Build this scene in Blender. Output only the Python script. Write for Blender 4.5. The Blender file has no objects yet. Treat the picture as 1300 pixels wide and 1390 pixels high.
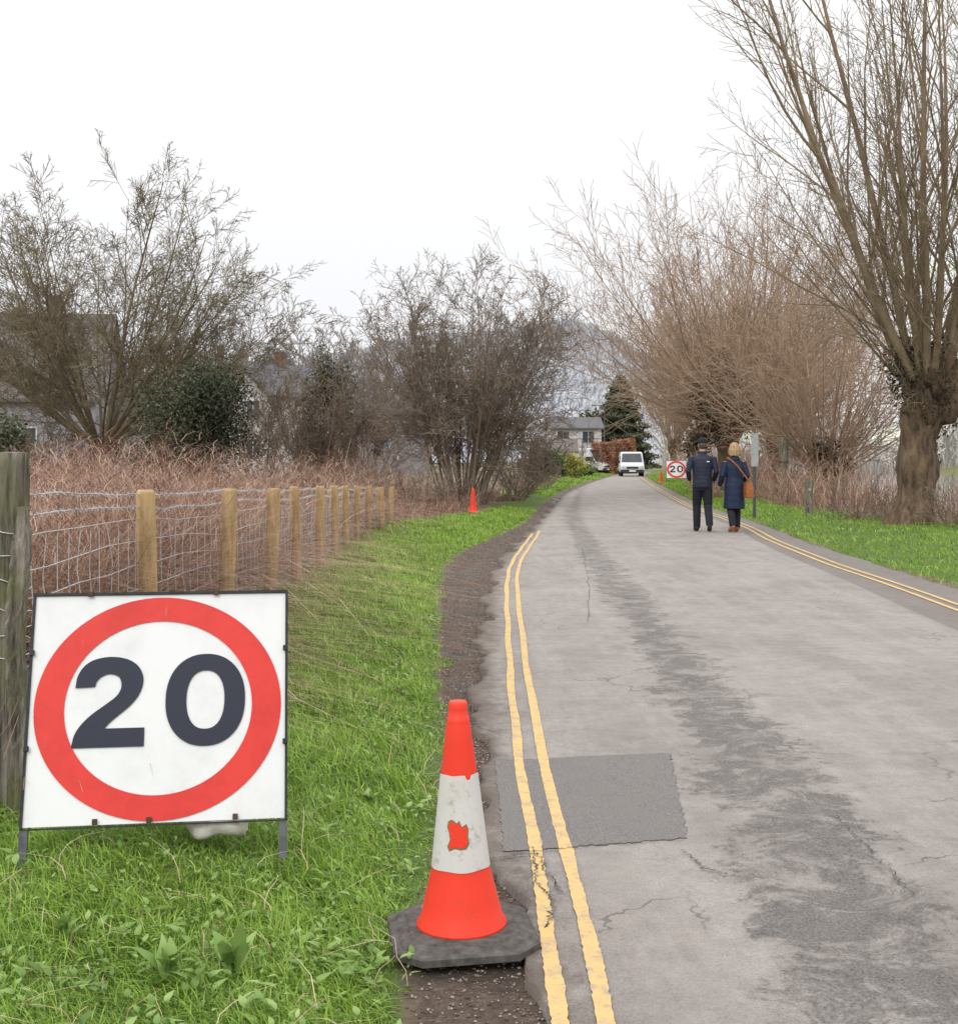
import bpy, bmesh, math, random
import numpy as np
from mathutils import Vector, Matrix
random.seed(7); np.random.seed(7)
R=math.radians; PI=math.pi
F=1700.0; H=1.45; HY=622.0; CX=650.0
col=bpy.context.scene.collection
def X(px,D): return (px-CX)/F*D
def Z(py,D): return H-(py-HY)/F*D
# ---------------------------------------------------------------- tagging
def tag(o,label=None,cat=None,group=None,kind=None):
    if label: o['label']=label
    if cat: o['category']=cat
    if group: o['group']=group
    if kind: o['kind']=kind
    return o
def empty(name,loc=(0,0,0),rz=0,label=None,cat=None,group=None):
    o=bpy.data.objects.new(name,None); col.objects.link(o); o.location=loc; o.rotation_euler=(0,0,rz)
    o.empty_display_size=.1
    return tag(o,label,cat,group)
def link(name,me,mat,parent=None,smooth=False):
    o=bpy.data.objects.new(name,me); col.objects.link(o)
    if mat: me.materials.append(mat)
    if parent: o.parent=parent
    if smooth and len(me.polygons): me.polygons.foreach_set('use_smooth',[True]*len(me.polygons))
    return o
def obj(name,bm,mat,parent=None,smooth=False):
    me=bpy.data.meshes.new(name); bmesh.ops.recalc_face_normals(bm,faces=bm.faces); bm.to_mesh(me); bm.free()
    return link(name,me,mat,parent,smooth)
def copy_tree(o,parent=None):
    c=o.copy(); col.objects.link(c); c.parent=parent
    for ch in list(o.children): copy_tree(ch,c)
    return c
def fast_mesh(name,verts,quads,mat,parent=None,rnd=None,smooth=False,attrs=None):
    me=bpy.data.meshes.new(name); verts=np.asarray(verts,dtype=np.float32); quads=np.asarray(quads,dtype=np.int32)
    k=quads.shape[1]; n=len(quads)
    me.vertices.add(len(verts)); me.vertices.foreach_set('co',verts.ravel())
    me.loops.add(n*k); me.loops.foreach_set('vertex_index',quads.ravel())
    me.polygons.add(n); me.polygons.foreach_set('loop_start',np.arange(n,dtype=np.int32)*k)
    try: me.polygons.foreach_set('loop_total',np.full(n,k,dtype=np.int32))
    except Exception: pass
    me.update(calc_edges=True); me.validate()
    a=dict(attrs or {})
    if rnd is not None: a['rnd']=rnd
    for kx,v in a.items():
        at=me.attributes.new(kx,'FLOAT','POINT'); at.data.foreach_set('value',np.asarray(v,dtype=np.float32).ravel())
    return link(name,me,mat,parent,smooth)
# ---------------------------------------------------------------- materials
class NT:
    def __init__(s,name):
        s.m=bpy.data.materials.new(name); s.m.use_nodes=True; s.t=s.m.node_tree
        s.b=s.t.nodes['Principled BSDF']
        s.b.inputs['Specular IOR Level'].default_value=.3
    def n(s,ty,**k):
        x=s.t.nodes.new(ty)
        for a,v in k.items(): setattr(x,a,v)
        return x
    def l(s,a,b): s.t.links.new(a,b)
    def inp(s,sock,v):
        if hasattr(v,'is_linked') or isinstance(v,bpy.types.NodeSocket): s.l(v,sock)
        else: sock.default_value=v
    def math(s,op,a,b=0.0,c=None,clamp=False):
        x=s.n('ShaderNodeMath',operation=op,use_clamp=clamp); s.inp(x.inputs[0],a); s.inp(x.inputs[1],b)
        if c is not None: s.inp(x.inputs[2],c)
        return x.outputs[0]
    def noise(s,scale,detail=5,rough=.6,dist=0,vec=None):
        x=s.n('ShaderNodeTexNoise'); x.inputs['Scale'].default_value=scale; x.inputs['Detail'].default_value=detail
        x.inputs['Roughness'].default_value=rough; x.inputs['Distortion'].default_value=dist
        s.l(vec if vec is not None else s.co(),x.inputs['Vector']); return x.outputs['Fac']
    def co(s):
        if not hasattr(s,'_co'): s._co=s.n('ShaderNodeTexCoord').outputs['Object']
        return s._co
    def ramp(s,fac,stops):
        x=s.n('ShaderNodeValToRGB'); e=x.color_ramp.elements
        while len(e)<len(stops): e.new(.5)
        for i,(p,c) in enumerate(stops):
            e[i].position=p; e[i].color=(*c,1) if len(c)==3 else c
        s.l(fac,x.inputs['Fac']); return x.outputs['Color']
    def step(s,v,a,b):
        x=s.n('ShaderNodeMapRange',interpolation_type='SMOOTHSTEP'); s.inp(x.inputs[0],v)
        x.inputs[1].default_value=a; x.inputs[2].default_value=b; return x.outputs[0]
    def mix(s,f,a,b,mode='MIX'):
        x=s.n('ShaderNodeMix',data_type='RGBA',blend_type=mode)
        s.inp(x.inputs['Factor'],f)
        for k,v in ((6,a),(7,b)):
            if isinstance(v,tuple): x.inputs[k].default_value=(*v,1)
            else: s.l(v,x.inputs[k])
        return x.outputs[2]
    def attr(s,name): return s.n('ShaderNodeAttribute',attribute_name=name).outputs['Fac']
    def bump(s,h,st,dist=.02):
        x=s.n('ShaderNodeBump'); x.inputs['Strength'].default_value=st; x.inputs['Distance'].default_value=dist
        s.l(h,x.inputs['Height']); s.l(x.outputs['Normal'],s.b.inputs['Normal'])
    def done(s,c,rough=.8,metal=0):
        s.inp(s.b.inputs['Base Color'],(*c,1) if isinstance(c,tuple) else c)
        s.inp(s.b.inputs['Roughness'],rough); s.b.inputs['Metallic'].default_value=metal; return s.m
def M(name,c1,c2=None,scale=6,rough=.75,bump=0,metal=0,lo=.35,hi=.65,stretch=None,dist=.01):
    s=NT(name); c2=c2 or tuple(v*.8 for v in c1)
    vec=None
    if stretch:
        mp=s.n('ShaderNodeMapping'); mp.inputs['Scale'].default_value=stretch; s.l(s.co(),mp.inputs['Vector']); vec=mp.outputs[0]
    nz=s.noise(scale,6,.65,vec=vec)
    if bump: s.bump(nz,bump,dist)
    return s.done(s.ramp(nz,[(lo,c2),(hi,c1)]),rough,metal)
def MR(name,stops,rough=.7,trans=0):
    s=NT(name); c=s.ramp(s.attr('rnd'),stops); s.done(c,rough)
    if trans:
        tr=s.n('ShaderNodeBsdfTranslucent'); s.l(c,tr.inputs['Color']); mx=s.n('ShaderNodeMixShader'); mx.inputs[0].default_value=trans
        s.l(s.b.outputs[0],mx.inputs[1]); s.l(tr.outputs[0],mx.inputs[2]); s.l(mx.outputs[0],s.t.nodes['Material Output'].inputs['Surface'])
    return s.m
# ---------------------------------------------------------------- camera, light
cam=bpy.data.cameras.new('camera'); co=bpy.data.objects.new('camera',cam); col.objects.link(co)
co.location=(0,0,H); co.rotation_euler=(R(90),0,0); cam.sensor_width=36; cam.lens=F/1390*36
cam.shift_y=-(695-HY)/1390; cam.clip_end=6000; cam.clip_start=.05
bpy.context.scene.camera=co
w=bpy.data.worlds.new('World'); bpy.context.scene.world=w; w.use_nodes=True; t=w.node_tree
bg=t.nodes['Background']
tc=t.nodes.new('ShaderNodeTexCoord'); sp=t.nodes.new('ShaderNodeSeparateXYZ'); t.links.new(tc.outputs['Generated'],sp.inputs[0])
cr=t.nodes.new('ShaderNodeValToRGB'); e=cr.color_ramp.elements
e[0].position=0; e[0].color=(.335,.338,.352,1); e[1].position=1; e[1].color=(1,.99,.97,1)
a=e.new(.12); a.color=(.35,.352,.363,1); a=e.new(.36); a.color=(.43,.43,.43,1)
t.links.new(sp.outputs[2],cr.inputs[0])
sk=t.nodes.new('ShaderNodeTexSky'); sk.sky_type='NISHITA'; sk.sun_disc=False; sk.sun_elevation=R(42); sk.sun_rotation=R(200)
hs=t.nodes.new('ShaderNodeHueSaturation'); hs.inputs['Saturation'].default_value=.12; hs.inputs['Value'].default_value=.06
t.links.new(sk.outputs[0],hs.inputs['Color'])
mx=t.nodes.new('ShaderNodeMix'); mx.data_type='RGBA'; mx.inputs['Factor'].default_value=.1
t.links.new(cr.outputs[0],mx.inputs[6]); t.links.new(hs.outputs[0],mx.inputs[7]); t.links.new(mx.outputs[2],bg.inputs['Color'])
bg.inputs['Strength'].default_value=2.7
sl=bpy.data.lights.new('sun','SUN'); sl.energy=1.1; sl.angle=R(25); sl.color=(1,.96,.91)
so=bpy.data.objects.new('sun',sl); col.objects.link(so); so.rotation_euler=(R(48),0,R(-20))
sc=bpy.context.scene; sc.view_settings.view_transform='Standard'; sc.view_settings.look='None'; sc.view_settings.exposure=0
# ---------------------------------------------------------------- geometry helpers
def box(bm,c,s,rz=0,rx=0,ry=0):
    m=Matrix.Translation(c)@Matrix.Rotation(rz,4,'Z')@Matrix.Rotation(ry,4,'Y')@Matrix.Rotation(rx,4,'X')@Matrix.Diagonal((*s,1))
    bmesh.ops.create_cube(bm,size=1,matrix=m)
def bevel(bm,w,seg=2):
    bmesh.ops.bevel(bm,geom=list(bm.edges),offset=w,segments=seg,affect='EDGES',clamp_overlap=True)
def ring_loft(bm,rings,cap=True):
    vs=[[bm.verts.new(p) for p in r] for r in rings]; n=len(rings[0])
    for a,b in zip(vs,vs[1:]):
        for i in range(n): bm.faces.new((a[i],a[(i+1)%n],b[(i+1)%n],b[i]))
    if cap: bm.faces.new(vs[0][::-1]); bm.faces.new(vs[-1])
def tube(bm,pts,rad,n=8,cap=True):
    pts=[Vector(p) for p in pts]; rings=[]
    if not isinstance(rad,(list,tuple)): rad=[rad]*len(pts)
    u=None
    for i,p in enumerate(pts):
        d=(pts[min(i+1,len(pts)-1)]-pts[max(i-1,0)]).normalized()
        if u is None: u=d.orthogonal().normalized()
        u=(u-d*u.dot(d)).normalized(); v=d.cross(u)
        rings.append([p+(u*math.cos(2*PI*k/n)+v*math.sin(2*PI*k/n))*rad[i] for k in range(n)])
    ring_loft(bm,rings,cap)
def lathe(bm,prof,n=32,c=(0,0,0),cap=True):
    ring_loft(bm,[[(c[0]+r*math.cos(2*PI*k/n),c[1]+r*math.sin(2*PI*k/n),c[2]+z) for k in range(n)] for r,z in prof],cap)
def ell_loft(bm,rows,n=24):
    ring_loft(bm,[[(cx+rx*math.cos(2*PI*k/n),cy+ry*math.sin(2*PI*k/n),z) for k in range(n)] for z,rx,ry,cx,cy in rows])
def prism(bm,poly,x0,x1,taper=None):
    r=[]
    for xx in (x0,x1): r.append([(xx*(taper(z) if taper else 1),y,z) for y,z in poly])
    ring_loft(bm,r)
def ribbons(P,h,wd,lean,az,seg=3,prof='blade',z_droop=.35,jit=0):
    n=len(P); T=np.linspace(0,1,seg+1)[None,:]
    dx=np.cos(az)[:,None]; dy=np.sin(az)[:,None]; L=(lean*h)[:,None]
    j1=np.random.randn(n,seg+1)*jit*h[:,None]*T; j2=np.random.randn(n,seg+1)*jit*h[:,None]*T
    cx=P[:,0:1]+dx*L*T**2+j1; cy=P[:,1:2]+dy*L*T**2+j2
    cz=P[:,2:3]+h[:,None]*(T-z_droop*np.minimum(lean,1.6)[:,None]*T**2)
    wa=az+PI/2+np.random.uniform(-.9,.9,n)
    if prof=='blade': W=np.maximum(1-T**1.5,.08)
    elif prof=='leaf': W=np.maximum(np.sin(PI*np.clip(T*.93+.05,0,1)),.06)
    else: W=np.maximum(1-.6*T,.1)
    ww=wd[:,None]*W*.5
    wx=np.cos(wa)[:,None]*ww; wy=np.sin(wa)[:,None]*ww; wz=0*ww
    A=np.stack([cx-wx,cy-wy,cz],-1); B=np.stack([cx+wx,cy+wy,cz+wz],-1)
    V=np.stack([A,B],2).reshape(n,-1,3)
    k=2*(seg+1); base=np.arange(n)[:,None]*k
    q=[]
    for i in range(seg): q.append(np.stack([base[:,0]+2*i,base[:,0]+2*i+1,base[:,0]+2*i+3,base[:,0]+2*i+2],-1))
    return V.reshape(-1,3),np.concatenate(q),k
def add_ribbons(name,parts,mat,parent=None):
    Vs=[];Qs=[];Rs=[];o=0
    for (V,Q,k),rnd in parts:
        Vs.append(V); Qs.append(Q+o); Rs.append(np.repeat(rnd,k)); o+=len(V)
    return fast_mesh(name,np.concatenate(Vs),np.concatenate(Qs),mat,parent,rnd=np.concatenate(Rs))
def leaf_quads(C,size,up=.3):
    n=len(C); a=np.random.randn(n,3); a/=np.linalg.norm(a,axis=1)[:,None]; b=np.random.randn(n,3); b-=a*(a*b).sum(1)[:,None]; b/=np.linalg.norm(b,axis=1)[:,None]
    s=(size*np.random.uniform(.6,1.3,n))[:,None]
    V=np.stack([C-a*s,C-b*s*.5,C+a*s,C+b*s*.5],1).reshape(-1,3)
    return V,np.arange(4*n).reshape(n,4),4
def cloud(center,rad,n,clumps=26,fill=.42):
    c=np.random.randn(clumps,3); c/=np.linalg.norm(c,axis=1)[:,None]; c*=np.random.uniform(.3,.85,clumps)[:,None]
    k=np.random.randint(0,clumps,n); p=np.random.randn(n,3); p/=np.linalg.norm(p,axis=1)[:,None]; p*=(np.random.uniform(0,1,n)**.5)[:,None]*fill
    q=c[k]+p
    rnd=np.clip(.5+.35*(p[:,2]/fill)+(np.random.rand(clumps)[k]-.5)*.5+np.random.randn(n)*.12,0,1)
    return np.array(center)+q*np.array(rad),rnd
def smooth(x): x=np.clip(x,0,1); return x*x*(3-2*x)
def curve(pts):
    pts=np.array(pts,float); g=np.linspace(math.log(2),math.log(400),900); v=np.interp(np.exp(g),pts[:,0],pts[:,1])
    k=np.hanning(61); k/=k.sum(); v2=np.convolve(np.pad(v,30,mode='edge'),k,'valid')
    return lambda D: np.interp(np.log(np.maximum(D,2)),g,v2)
XL=curve([(2.2,.13),(3.64,.13),(4.4,.07),(5.16,.03),(6.5,0),(8.87,0),(13.85,.12),(17.9,.31),(22.8,.83),(31.6,1.67),(51,3.45),(74.7,6.6),(107,11.5),(135,16.3),(400,60)])
XR=curve([(2.2,4.95),(10,5.1),(13.85,5.3),(21.25,5.6),(26.8,6.15),(39,6.9),(74.7,10.5),(107,14),(135,18.6),(400,64)])
XG=curve([(2.2,-.14),(3.3,-.17),(3.8,-.20),(4.26,-.15),(5.16,-.15),(6.5,-.16),(8.87,-.27),(13.85,-.43),(17.9,-.50),(20.9,-.15),(28.7,1.1),(33,1.35),(51,3.1),(74.7,6.2),(107,11.1),(135,15.9),(400,60)])
RV=lambda D: XR(D)+5.5+np.clip(D-30,0,60)*.05
def gz(x,y):
    x=np.asarray(x,float); y=np.asarray(y,float)
    amp=np.interp(y,[3,5,10,16,24,35,60],[.08,.14,.27,.2,.08,.05,.1])
    s=smooth((XG(y)-x)/1.3)
    wob=.02*np.sin(x*5.3+y*1.7)+.015*np.sin(y*4.1-x*3)+.01*np.sin(x*13+y*9)
    wob=wob*smooth((XG(y)-x)/.3)+wob*smooth((x-XR(y)-.1)/.3)
    z=-.035+s*amp+wob
    z=z-.02*smooth((x-XL(y))/.2)+.05*smooth((x-XR(y)+.05)/.12)+.10*smooth((x-XR(y)-.2)/1.5)
    z=z-.025*np.exp(-((x-(XG(y)+XL(y))/2)/.12)**2)*smooth((y-8)/3)*smooth((28-y)/4)
    rv=RV(y); z=z-1.9*smooth((x-rv)/2.5)+2.9*smooth((x-rv-34)/5)
    return z
# ---------------------------------------------------------------- ground
def rng(*seg):
    o=[]
    for a,b,s in seg: o+=list(np.arange(a,b,s))
    return np.array(o)
xs=np.concatenate([[-3000,-1500,-700,-350,-180,-100],rng((-60,-3,2),(-3,1.5,.08),(1.5,14,.3),(14,60,1.5)),[60,80,110,180,350,700,1500,3000]])
ys=np.concatenate([[-40,-15,-5,0],rng((1,2.5,.5),(2.5,12,.1),(12,40,.3),(40,150,1.5)),[150,170,200,260,400,700,1200,2500,4000]])
GX,GY=np.meshgrid(xs,ys); GZ=gz(GX,GY)
V=np.stack([GX,GY,GZ],-1).reshape(-1,3); nx=len(xs); ny=len(ys)
I=np.arange(nx*ny).reshape(ny,nx); Q=np.stack([I[:-1,:-1],I[:-1,1:],I[1:,1:],I[1:,:-1]],-1).reshape(-1,4)
gl=smooth((XG(GY)-GX+.05)/.15)*smooth((GX+2.6)/.5)
gl=np.where(GY>24,smooth((XG(GY)-GX)/.15)*smooth((GX-XG(GY)+np.interp(GY,[24,28,33,45],[3.2,2.6,1.2,1.6]))/.4),gl)
gr=smooth((GX-XR(GY)-.05)/.15)*smooth((XR(GY)+np.interp(GY,[10,26,34,60],[4.4,4.0,2.2,2.0])-GX)/.8)
grass=np.clip(gl+gr,0,1); grass=np.where(GY>160,.5,grass)
mud=smooth((GX-XG(GY)+.1)/.2)*smooth((XL(GY)+.4-GX)/.2)
s=NT('ground_earth'); nz=s.noise(3,8,.7); n2=s.noise(40,6,.7)
dirt=s.ramp(n2,[(.3,(.055,.040,.031)),(.55,(.12,.088,.069)),(.75,(.22,.18,.148))])
litter=s.ramp(nz,[(.3,(.11,.08,.055)),(.6,(.21,.16,.11)),(.75,(.14,.14,.065))])
gc=s.ramp(n2,[(.3,(.06,.10,.022)),(.7,(.13,.2,.045))])
c=s.mix(s.step(s.math('ADD',s.attr('grass'),s.math('MULTIPLY',s.math('SUBTRACT',nz,.5),.8)),.35,.65),litter,gc)
c=s.mix(s.step(s.attr('mud'),.3,.7),c,dirt)
hgt=s.math('ADD',s.math('MULTIPLY',nz,.5),n2); s.bump(hgt,.9,.03)
wet=s.step(s.noise(1.3,4,.6),.50,.58); wetm=s.math('MULTIPLY',wet,s.attr('mud'))
c=s.mix(s.math('MULTIPLY',wetm,.55),c,(.03,.025,.02))
gm=s.done(c,s.math('SUBTRACT',.95,s.math('MULTIPLY',wetm,.72)))
tag(fast_mesh('ground',V,Q,gm,smooth=True,attrs={'grass':grass.ravel(),'mud':mud.ravel()}),kind='structure')
# ---------------------------------------------------------------- road
Dr=rng((1.5,12,.08),(12,30,.2),(30,137,.8)); Tn=90
def rough_edge(D): return .05*np.sin(D*2.3)+.035*np.sin(D*6.1+1)+.02*np.sin(D*15.7)+.012*np.sin(D*37)
hole=lambda D:.045*np.exp(-((D-4.1)/.25)**2)
xl=XL(Dr)+rough_edge(Dr)*np.interp(Dr,[0,6,20,60],[.4,.8,1.5,.5])+hole(Dr); xr=XR(Dr)+.4*rough_edge(Dr*1.3+2)
tt=np.linspace(0,1,Tn)[None,:]; RX=xl[:,None]*(1-tt)+xr[:,None]*tt; RY=np.repeat(Dr[:,None],Tn,1); RZ=.012*np.sin(tt*PI)*np.ones_like(RX)+.004*np.sin(RX*3+RY*.9)
RX=np.concatenate([RX[:,:1]-.01,RX,RX[:,-1:]+.01],1); RY=np.concatenate([RY[:,:1],RY,RY[:,-1:]],1); RZ=np.concatenate([RZ[:,:1]*0-.07,RZ,RZ[:,-1:]*0-.07],1)
n0,n1=RX.shape; I=np.arange(n0*n1).reshape(n0,n1); Q=np.stack([I[:-1,:-1],I[:-1,1:],I[1:,1:],I[1:,:-1]],-1).reshape(-1,4)
def roadz(x,y):
    l=XL(y); r=XR(y); q=np.clip((x-l)/(r-l),0,1); return .012*np.sin(q*PI)+.004*np.sin(x*3+y*.9)
wc=curve([(2.2,1.1),(3.5,1.12),(4.26,1.18),(5.16,1.27),(7.5,1.36),(10.4,1.45),(17.9,1.68),(31.6,2.3),(60,4.9),(107,12)])
wh=curve([(2.2,.30),(4.26,.26),(5.16,.24),(7.5,.22),(10.4,.17),(17.9,.2),(31,.2),(60,.05),(100,-.2)])
worn=wh(RY)-np.abs(RX-wc(RY)); sideoff=np.interp(RY,[2,10,25,60],[1.25,1.15,.75,.7]); side=RX-(XR(RY)-sideoff)
edge=RX-XL(RY)
s=NT('asphalt'); vec=s.co()
big=s.noise(.9,5,.65); mid=s.noise(7,8,.8); fine=s.noise(110,4,.8)
mp=s.n('ShaderNodeMapping'); mp.inputs['Scale'].default_value=(3,.35,1); s.l(vec,mp.inputs[0]); streak=s.noise(1,8,.75,vec=mp.outputs[0])
c=s.mix(s.step(big,.35,.65),(.275,.250,.234),(.222,.201,.188))
c=s.mix(s.math('MULTIPLY',s.step(streak,.42,.66),.6),c,(.315,.291,.274))
blot=s.step(s.noise(1.7,10,.8,dist=.3),.56,.66)
c=s.mix(s.math('MULTIPLY',blot,.34),c,(.14,.128,.12))
wn=s.step(s.math('ADD',s.attr('worn'),s.math('MULTIPLY',s.math('SUBTRACT',s.noise(2.6,12,.82),.5),1.5)),-.05,.06)
gap=s.step(s.noise(3.2,11,.85,dist=.8),.44,.56)
wn=s.math('MULTIPLY',wn,s.math('ADD',.14,s.math('MULTIPLY',gap,.62)))
c=s.mix(wn,c,(.112,.104,.102))
sd=s.step(s.math('ADD',s.attr('side'),s.math('MULTIPLY',s.math('SUBTRACT',mid,.5),.12)),-.02,.02)
c=s.mix(s.math('MULTIPLY',sd,.72),c,(.15,.132,.122))
ed=s.step(s.math('ADD',s.attr('edge'),s.math('MULTIPLY',s.math('SUBTRACT',s.noise(5,9,.8),.5),.8)),.22,-.02)
c=s.mix(s.math('MULTIPLY',ed,.75),c,(.105,.08,.064))
dv=s.n('ShaderNodeVectorMath',operation='ADD'); nn=s.n('ShaderNodeTexNoise'); nn.inputs['Scale'].default_value=3; nn.inputs['Detail'].default_value=8; s.l(vec,nn.inputs['Vector'])
sc_=s.n('ShaderNodeVectorMath',operation='SCALE'); sc_.inputs[3].default_value=.55; s.l(nn.outputs['Color'],sc_.inputs[0]); s.l(vec,dv.inputs[0]); s.l(sc_.outputs[0],dv.inputs[1])
vo=s.n('ShaderNodeTexVoronoi',feature='DISTANCE_TO_EDGE'); vo.inputs['Scale'].default_value=.8; s.l(dv.outputs[0],vo.inputs['Vector'])
crk=s.math('MULTIPLY',s.step(vo.outputs['Distance'],.007,.002),s.step(s.noise(.7,2,.5),.51,.6))
c=s.mix(s.math('MULTIPLY',crk,.6),c,(.06,.052,.046))
sp2=s.math('MULTIPLY',s.math('SUBTRACT',fine,.5),s.math('ADD',1.3,s.math('MULTIPLY',wn,3.2)))
f=s.math('ADD',1.0,s.math('ADD',sp2,s.math('MULTIPLY',s.math('SUBTRACT',mid,.5),.9)))
cc=s.n('ShaderNodeCombineColor'); [s.l(f,cc.inputs[i]) for i in range(3)]
c=s.mix(1.0,c,cc.outputs[0],'MULTIPLY')
h=s.math('SUBTRACT',s.math('ADD',fine,s.math('MULTIPLY',mid,1.5)),s.math('MULTIPLY',wn,.8)); s.bump(h,.7,.008)
rm=s.done(c,.88)
tag(fast_mesh('road',np.stack([RX,RY,RZ],-1).reshape(-1,3),Q,rm,smooth=True,attrs={'worn':worn.ravel(),'side':side.ravel(),'edge':edge.ravel()}),kind='structure')
s=NT('tarmac_patch'); fn=s.noise(120,4,.8); md=s.noise(6,7,.7)
c=s.ramp(fn,[(.3,(.075,.071,.070)),(.5,(.15,.141,.138)),(.72,(.32,.30,.288))]); c=s.mix(s.math('MULTIPLY',s.step(md,.35,.65),.6),c,(.18,.166,.157)); s.bump(fn,.8,.006)
pm=s.done(c,.9)
def sheet(name,c4,off,mat,nu=24,nv=24,jit=0,parent=None):
    u=np.linspace(0,1,nu)[None,:,None]; v=np.linspace(0,1,nv)[:,None,None]; c4=np.array(c4,float)
    P=(c4[0]*(1-u)+c4[1]*u)*(1-v)+(c4[3]*(1-u)+c4[2]*u)*v
    if jit:
        P[0,:,1]+=np.random.randn(nu)*jit; P[-1,:,1]+=np.random.randn(nu)*jit; P[:,0,0]+=np.random.randn(nv)*jit; P[:,-1,0]+=np.random.randn(nv)*jit
    z=roadz(P[...,0],P[...,1])+off
    V=np.concatenate([P,z[...,None]],-1).reshape(-1,3); I=np.arange(nu*nv).reshape(nv,nu)
    return fast_mesh(name,V,np.stack([I[:-1,:-1],I[:-1,1:],I[1:,1:],I[1:,:-1]],-1).reshape(-1,4),mat,parent,smooth=True)
tag(sheet('road_patch',[(.09,4.62),(.79,4.75),(.93,6.1),(.08,6.0)],.004,pm,nu=50,nv=50,jit=.005),kind='structure')
s=NT('yellow_line'); n1_=s.noise(9,8,.8); n2_=s.noise(90,4,.8)
wear=s.step(s.math('ADD',n1_,s.math('MULTIPLY',n2_,.6)),.74,.96)
ym=s.done(s.mix(s.math('MULTIPLY',wear,.8),s.mix(n2_,(.50,.335,.125),(.60,.43,.20)),(.29,.24,.19)),.8)
def stripe(name,xf,d0,d1,wd,mat,off=.008):
    D=np.exp(np.arange(math.log(d0),math.log(d1),.006)); x=xf(D); nz_=np.convolve(np.random.randn(len(D)+8),np.ones(9)/9,'valid'); nf=np.random.randn(len(D))
    w1=wd*.5*(1+.16*nz_+.05*nf); x=x+nz_*.002
    V=np.concatenate([np.stack([x-w1,D,roadz(x-w1,D)+off],-1),np.stack([x+w1,D,roadz(x+w1,D)+off],-1)]); n=len(D)
    i=np.arange(n-1)
    return tag(fast_mesh(name,V,np.stack([i,i+n,i+1+n,i+1],-1),mat),kind='structure')
YL=curve([(2.2,.2),(3.64,.214),(6.5,.19),(8.87,.215),(13.85,.30),(17.2,.42),(23.5,.98),(27,1.25)])
stripe('yellow_line_left_outer',lambda D:YL(D)+.005*np.sin(D*3),2.0,24,.048,ym,.006)
stripe('yellow_line_left_inner',lambda D:YL(D)+.115+.004*np.sin(D*2),2.0,25,.048,ym,.006)
yo=lambda D:np.interp(D,[5,12,17,27,54,75],[.62,.56,.58,.42,.5,.45])
stripe('yellow_line_right_inner',lambda D:XR(D)-yo(D)-.1,5,100,.055,ym,.006)
stripe('yellow_line_right_outer',lambda D:XR(D)-yo(D)+.05,5,100,.055,ym,.006)
cm=M('crack_dark',(.075,.066,.06),(.045,.04,.037),30)
def crack(pts,wd):
    P=[]
    for (a,b),(c_,d) in zip(pts,pts[1:]):
        for k in range(26): q=k/26; P.append((a+(c_-a)*q+random.gauss(0,.007),b+(d-b)*q+random.gauss(0,.006)))
    P=np.array(P); n=len(P); d=np.gradient(P,axis=0); d/=np.linalg.norm(d,axis=1)[:,None]; nn_=np.stack([-d[:,1],d[:,0]],-1)*(wd*np.random.uniform(.1,1,n))[:,None]
    A=P-nn_;B=P+nn_; V=np.concatenate([np.c_[A,roadz(A[:,0],A[:,1])+.009],np.c_[B,roadz(B[:,0],B[:,1])+.009]]); i=np.arange(n-1)
    return fast_mesh('road_crack',V,np.stack([i,i+n,i+1+n,i+1],-1),cm)
def gp(px,py): D=H*F/(py-HY); return (X(px,D),D)
for pts,wd in (([gp(1130,1110),gp(1170,1150),gp(1245,1228)],.004),([gp(925,1158),gp(955,1183),gp(985,1192)],.004),([gp(660,1168),gp(730,1160),gp(760,1215)],.004),
    ([gp(790,745),gp(800,800),gp(797,850)],.004),([gp(690,1160),gp(800,1150),gp(930,1143)],.003),([gp(722,1150),gp(728,1200),gp(752,1225),gp(742,1262)],.004)):
    tag(crack(pts,wd),kind='structure')
s=NT('river_water'); wv=s.noise(1.2,4,.6); s.bump(wv,.15,.05); s.b.inputs['Specular IOR Level'].default_value=.5
wm=s.done((.14,.14,.14),.12)
D=np.array([-20,5,15,30,45,60,90,135,200,400]); a=RV(D)-1.5; V=np.concatenate([np.c_[a,D,D*0-1.0],np.c_[a+45,D,D*0-1.0]]); n=len(D); i=np.arange(n-1)
tag(fast_mesh('water',V,np.stack([i,i+n,i+1+n,i+1],-1),wm),kind='structure')
# ---------------------------------------------------------------- hills
def hill(name,prof,D0,D1,mat,back=1.6):
    px=np.array([p[0] for p in prof],float); py=np.array([p[1] for p in prof],float)
    g=np.linspace(px[0],px[-1],220); y=np.interp(g,px,py); y+=2*np.sin(g*.03)+1.5*np.sin(g*.08+1)+1.2*np.sin(g*.31)+.8*np.sin(g*.77+2)
    rows=[]
    for q in np.linspace(0,1,14):
        D=D0+(D1-D0)*q; top=Z(y,D1); rows.append(np.stack([X(g,D),np.full_like(g,D),-3+(top+3)*smooth(q)*1.0],-1))
    rows.append(np.stack([X(g,D1*back),np.full_like(g,D1*back),0*g-5],-1))
    V=np.concatenate(rows); nr=len(rows); I=np.arange(nr*220).reshape(nr,220)
    o=fast_mesh(name,V,np.stack([I[:-1,:-1],I[:-1,1:],I[1:,1:],I[1:,:-1]],-1).reshape(-1,4),mat,smooth=True); tag(o,kind='structure')
    return g,y
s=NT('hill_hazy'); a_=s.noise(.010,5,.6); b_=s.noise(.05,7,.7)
hc=s.mix(s.step(a_,.56,.60),s.ramp(b_,[(.3,(.335,.35,.39)),(.7,(.385,.40,.435))]),(.41,.46,.40)); hm=s.done(hc,1)  # aerial haze painted into the hill's blue-grey colours
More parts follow.
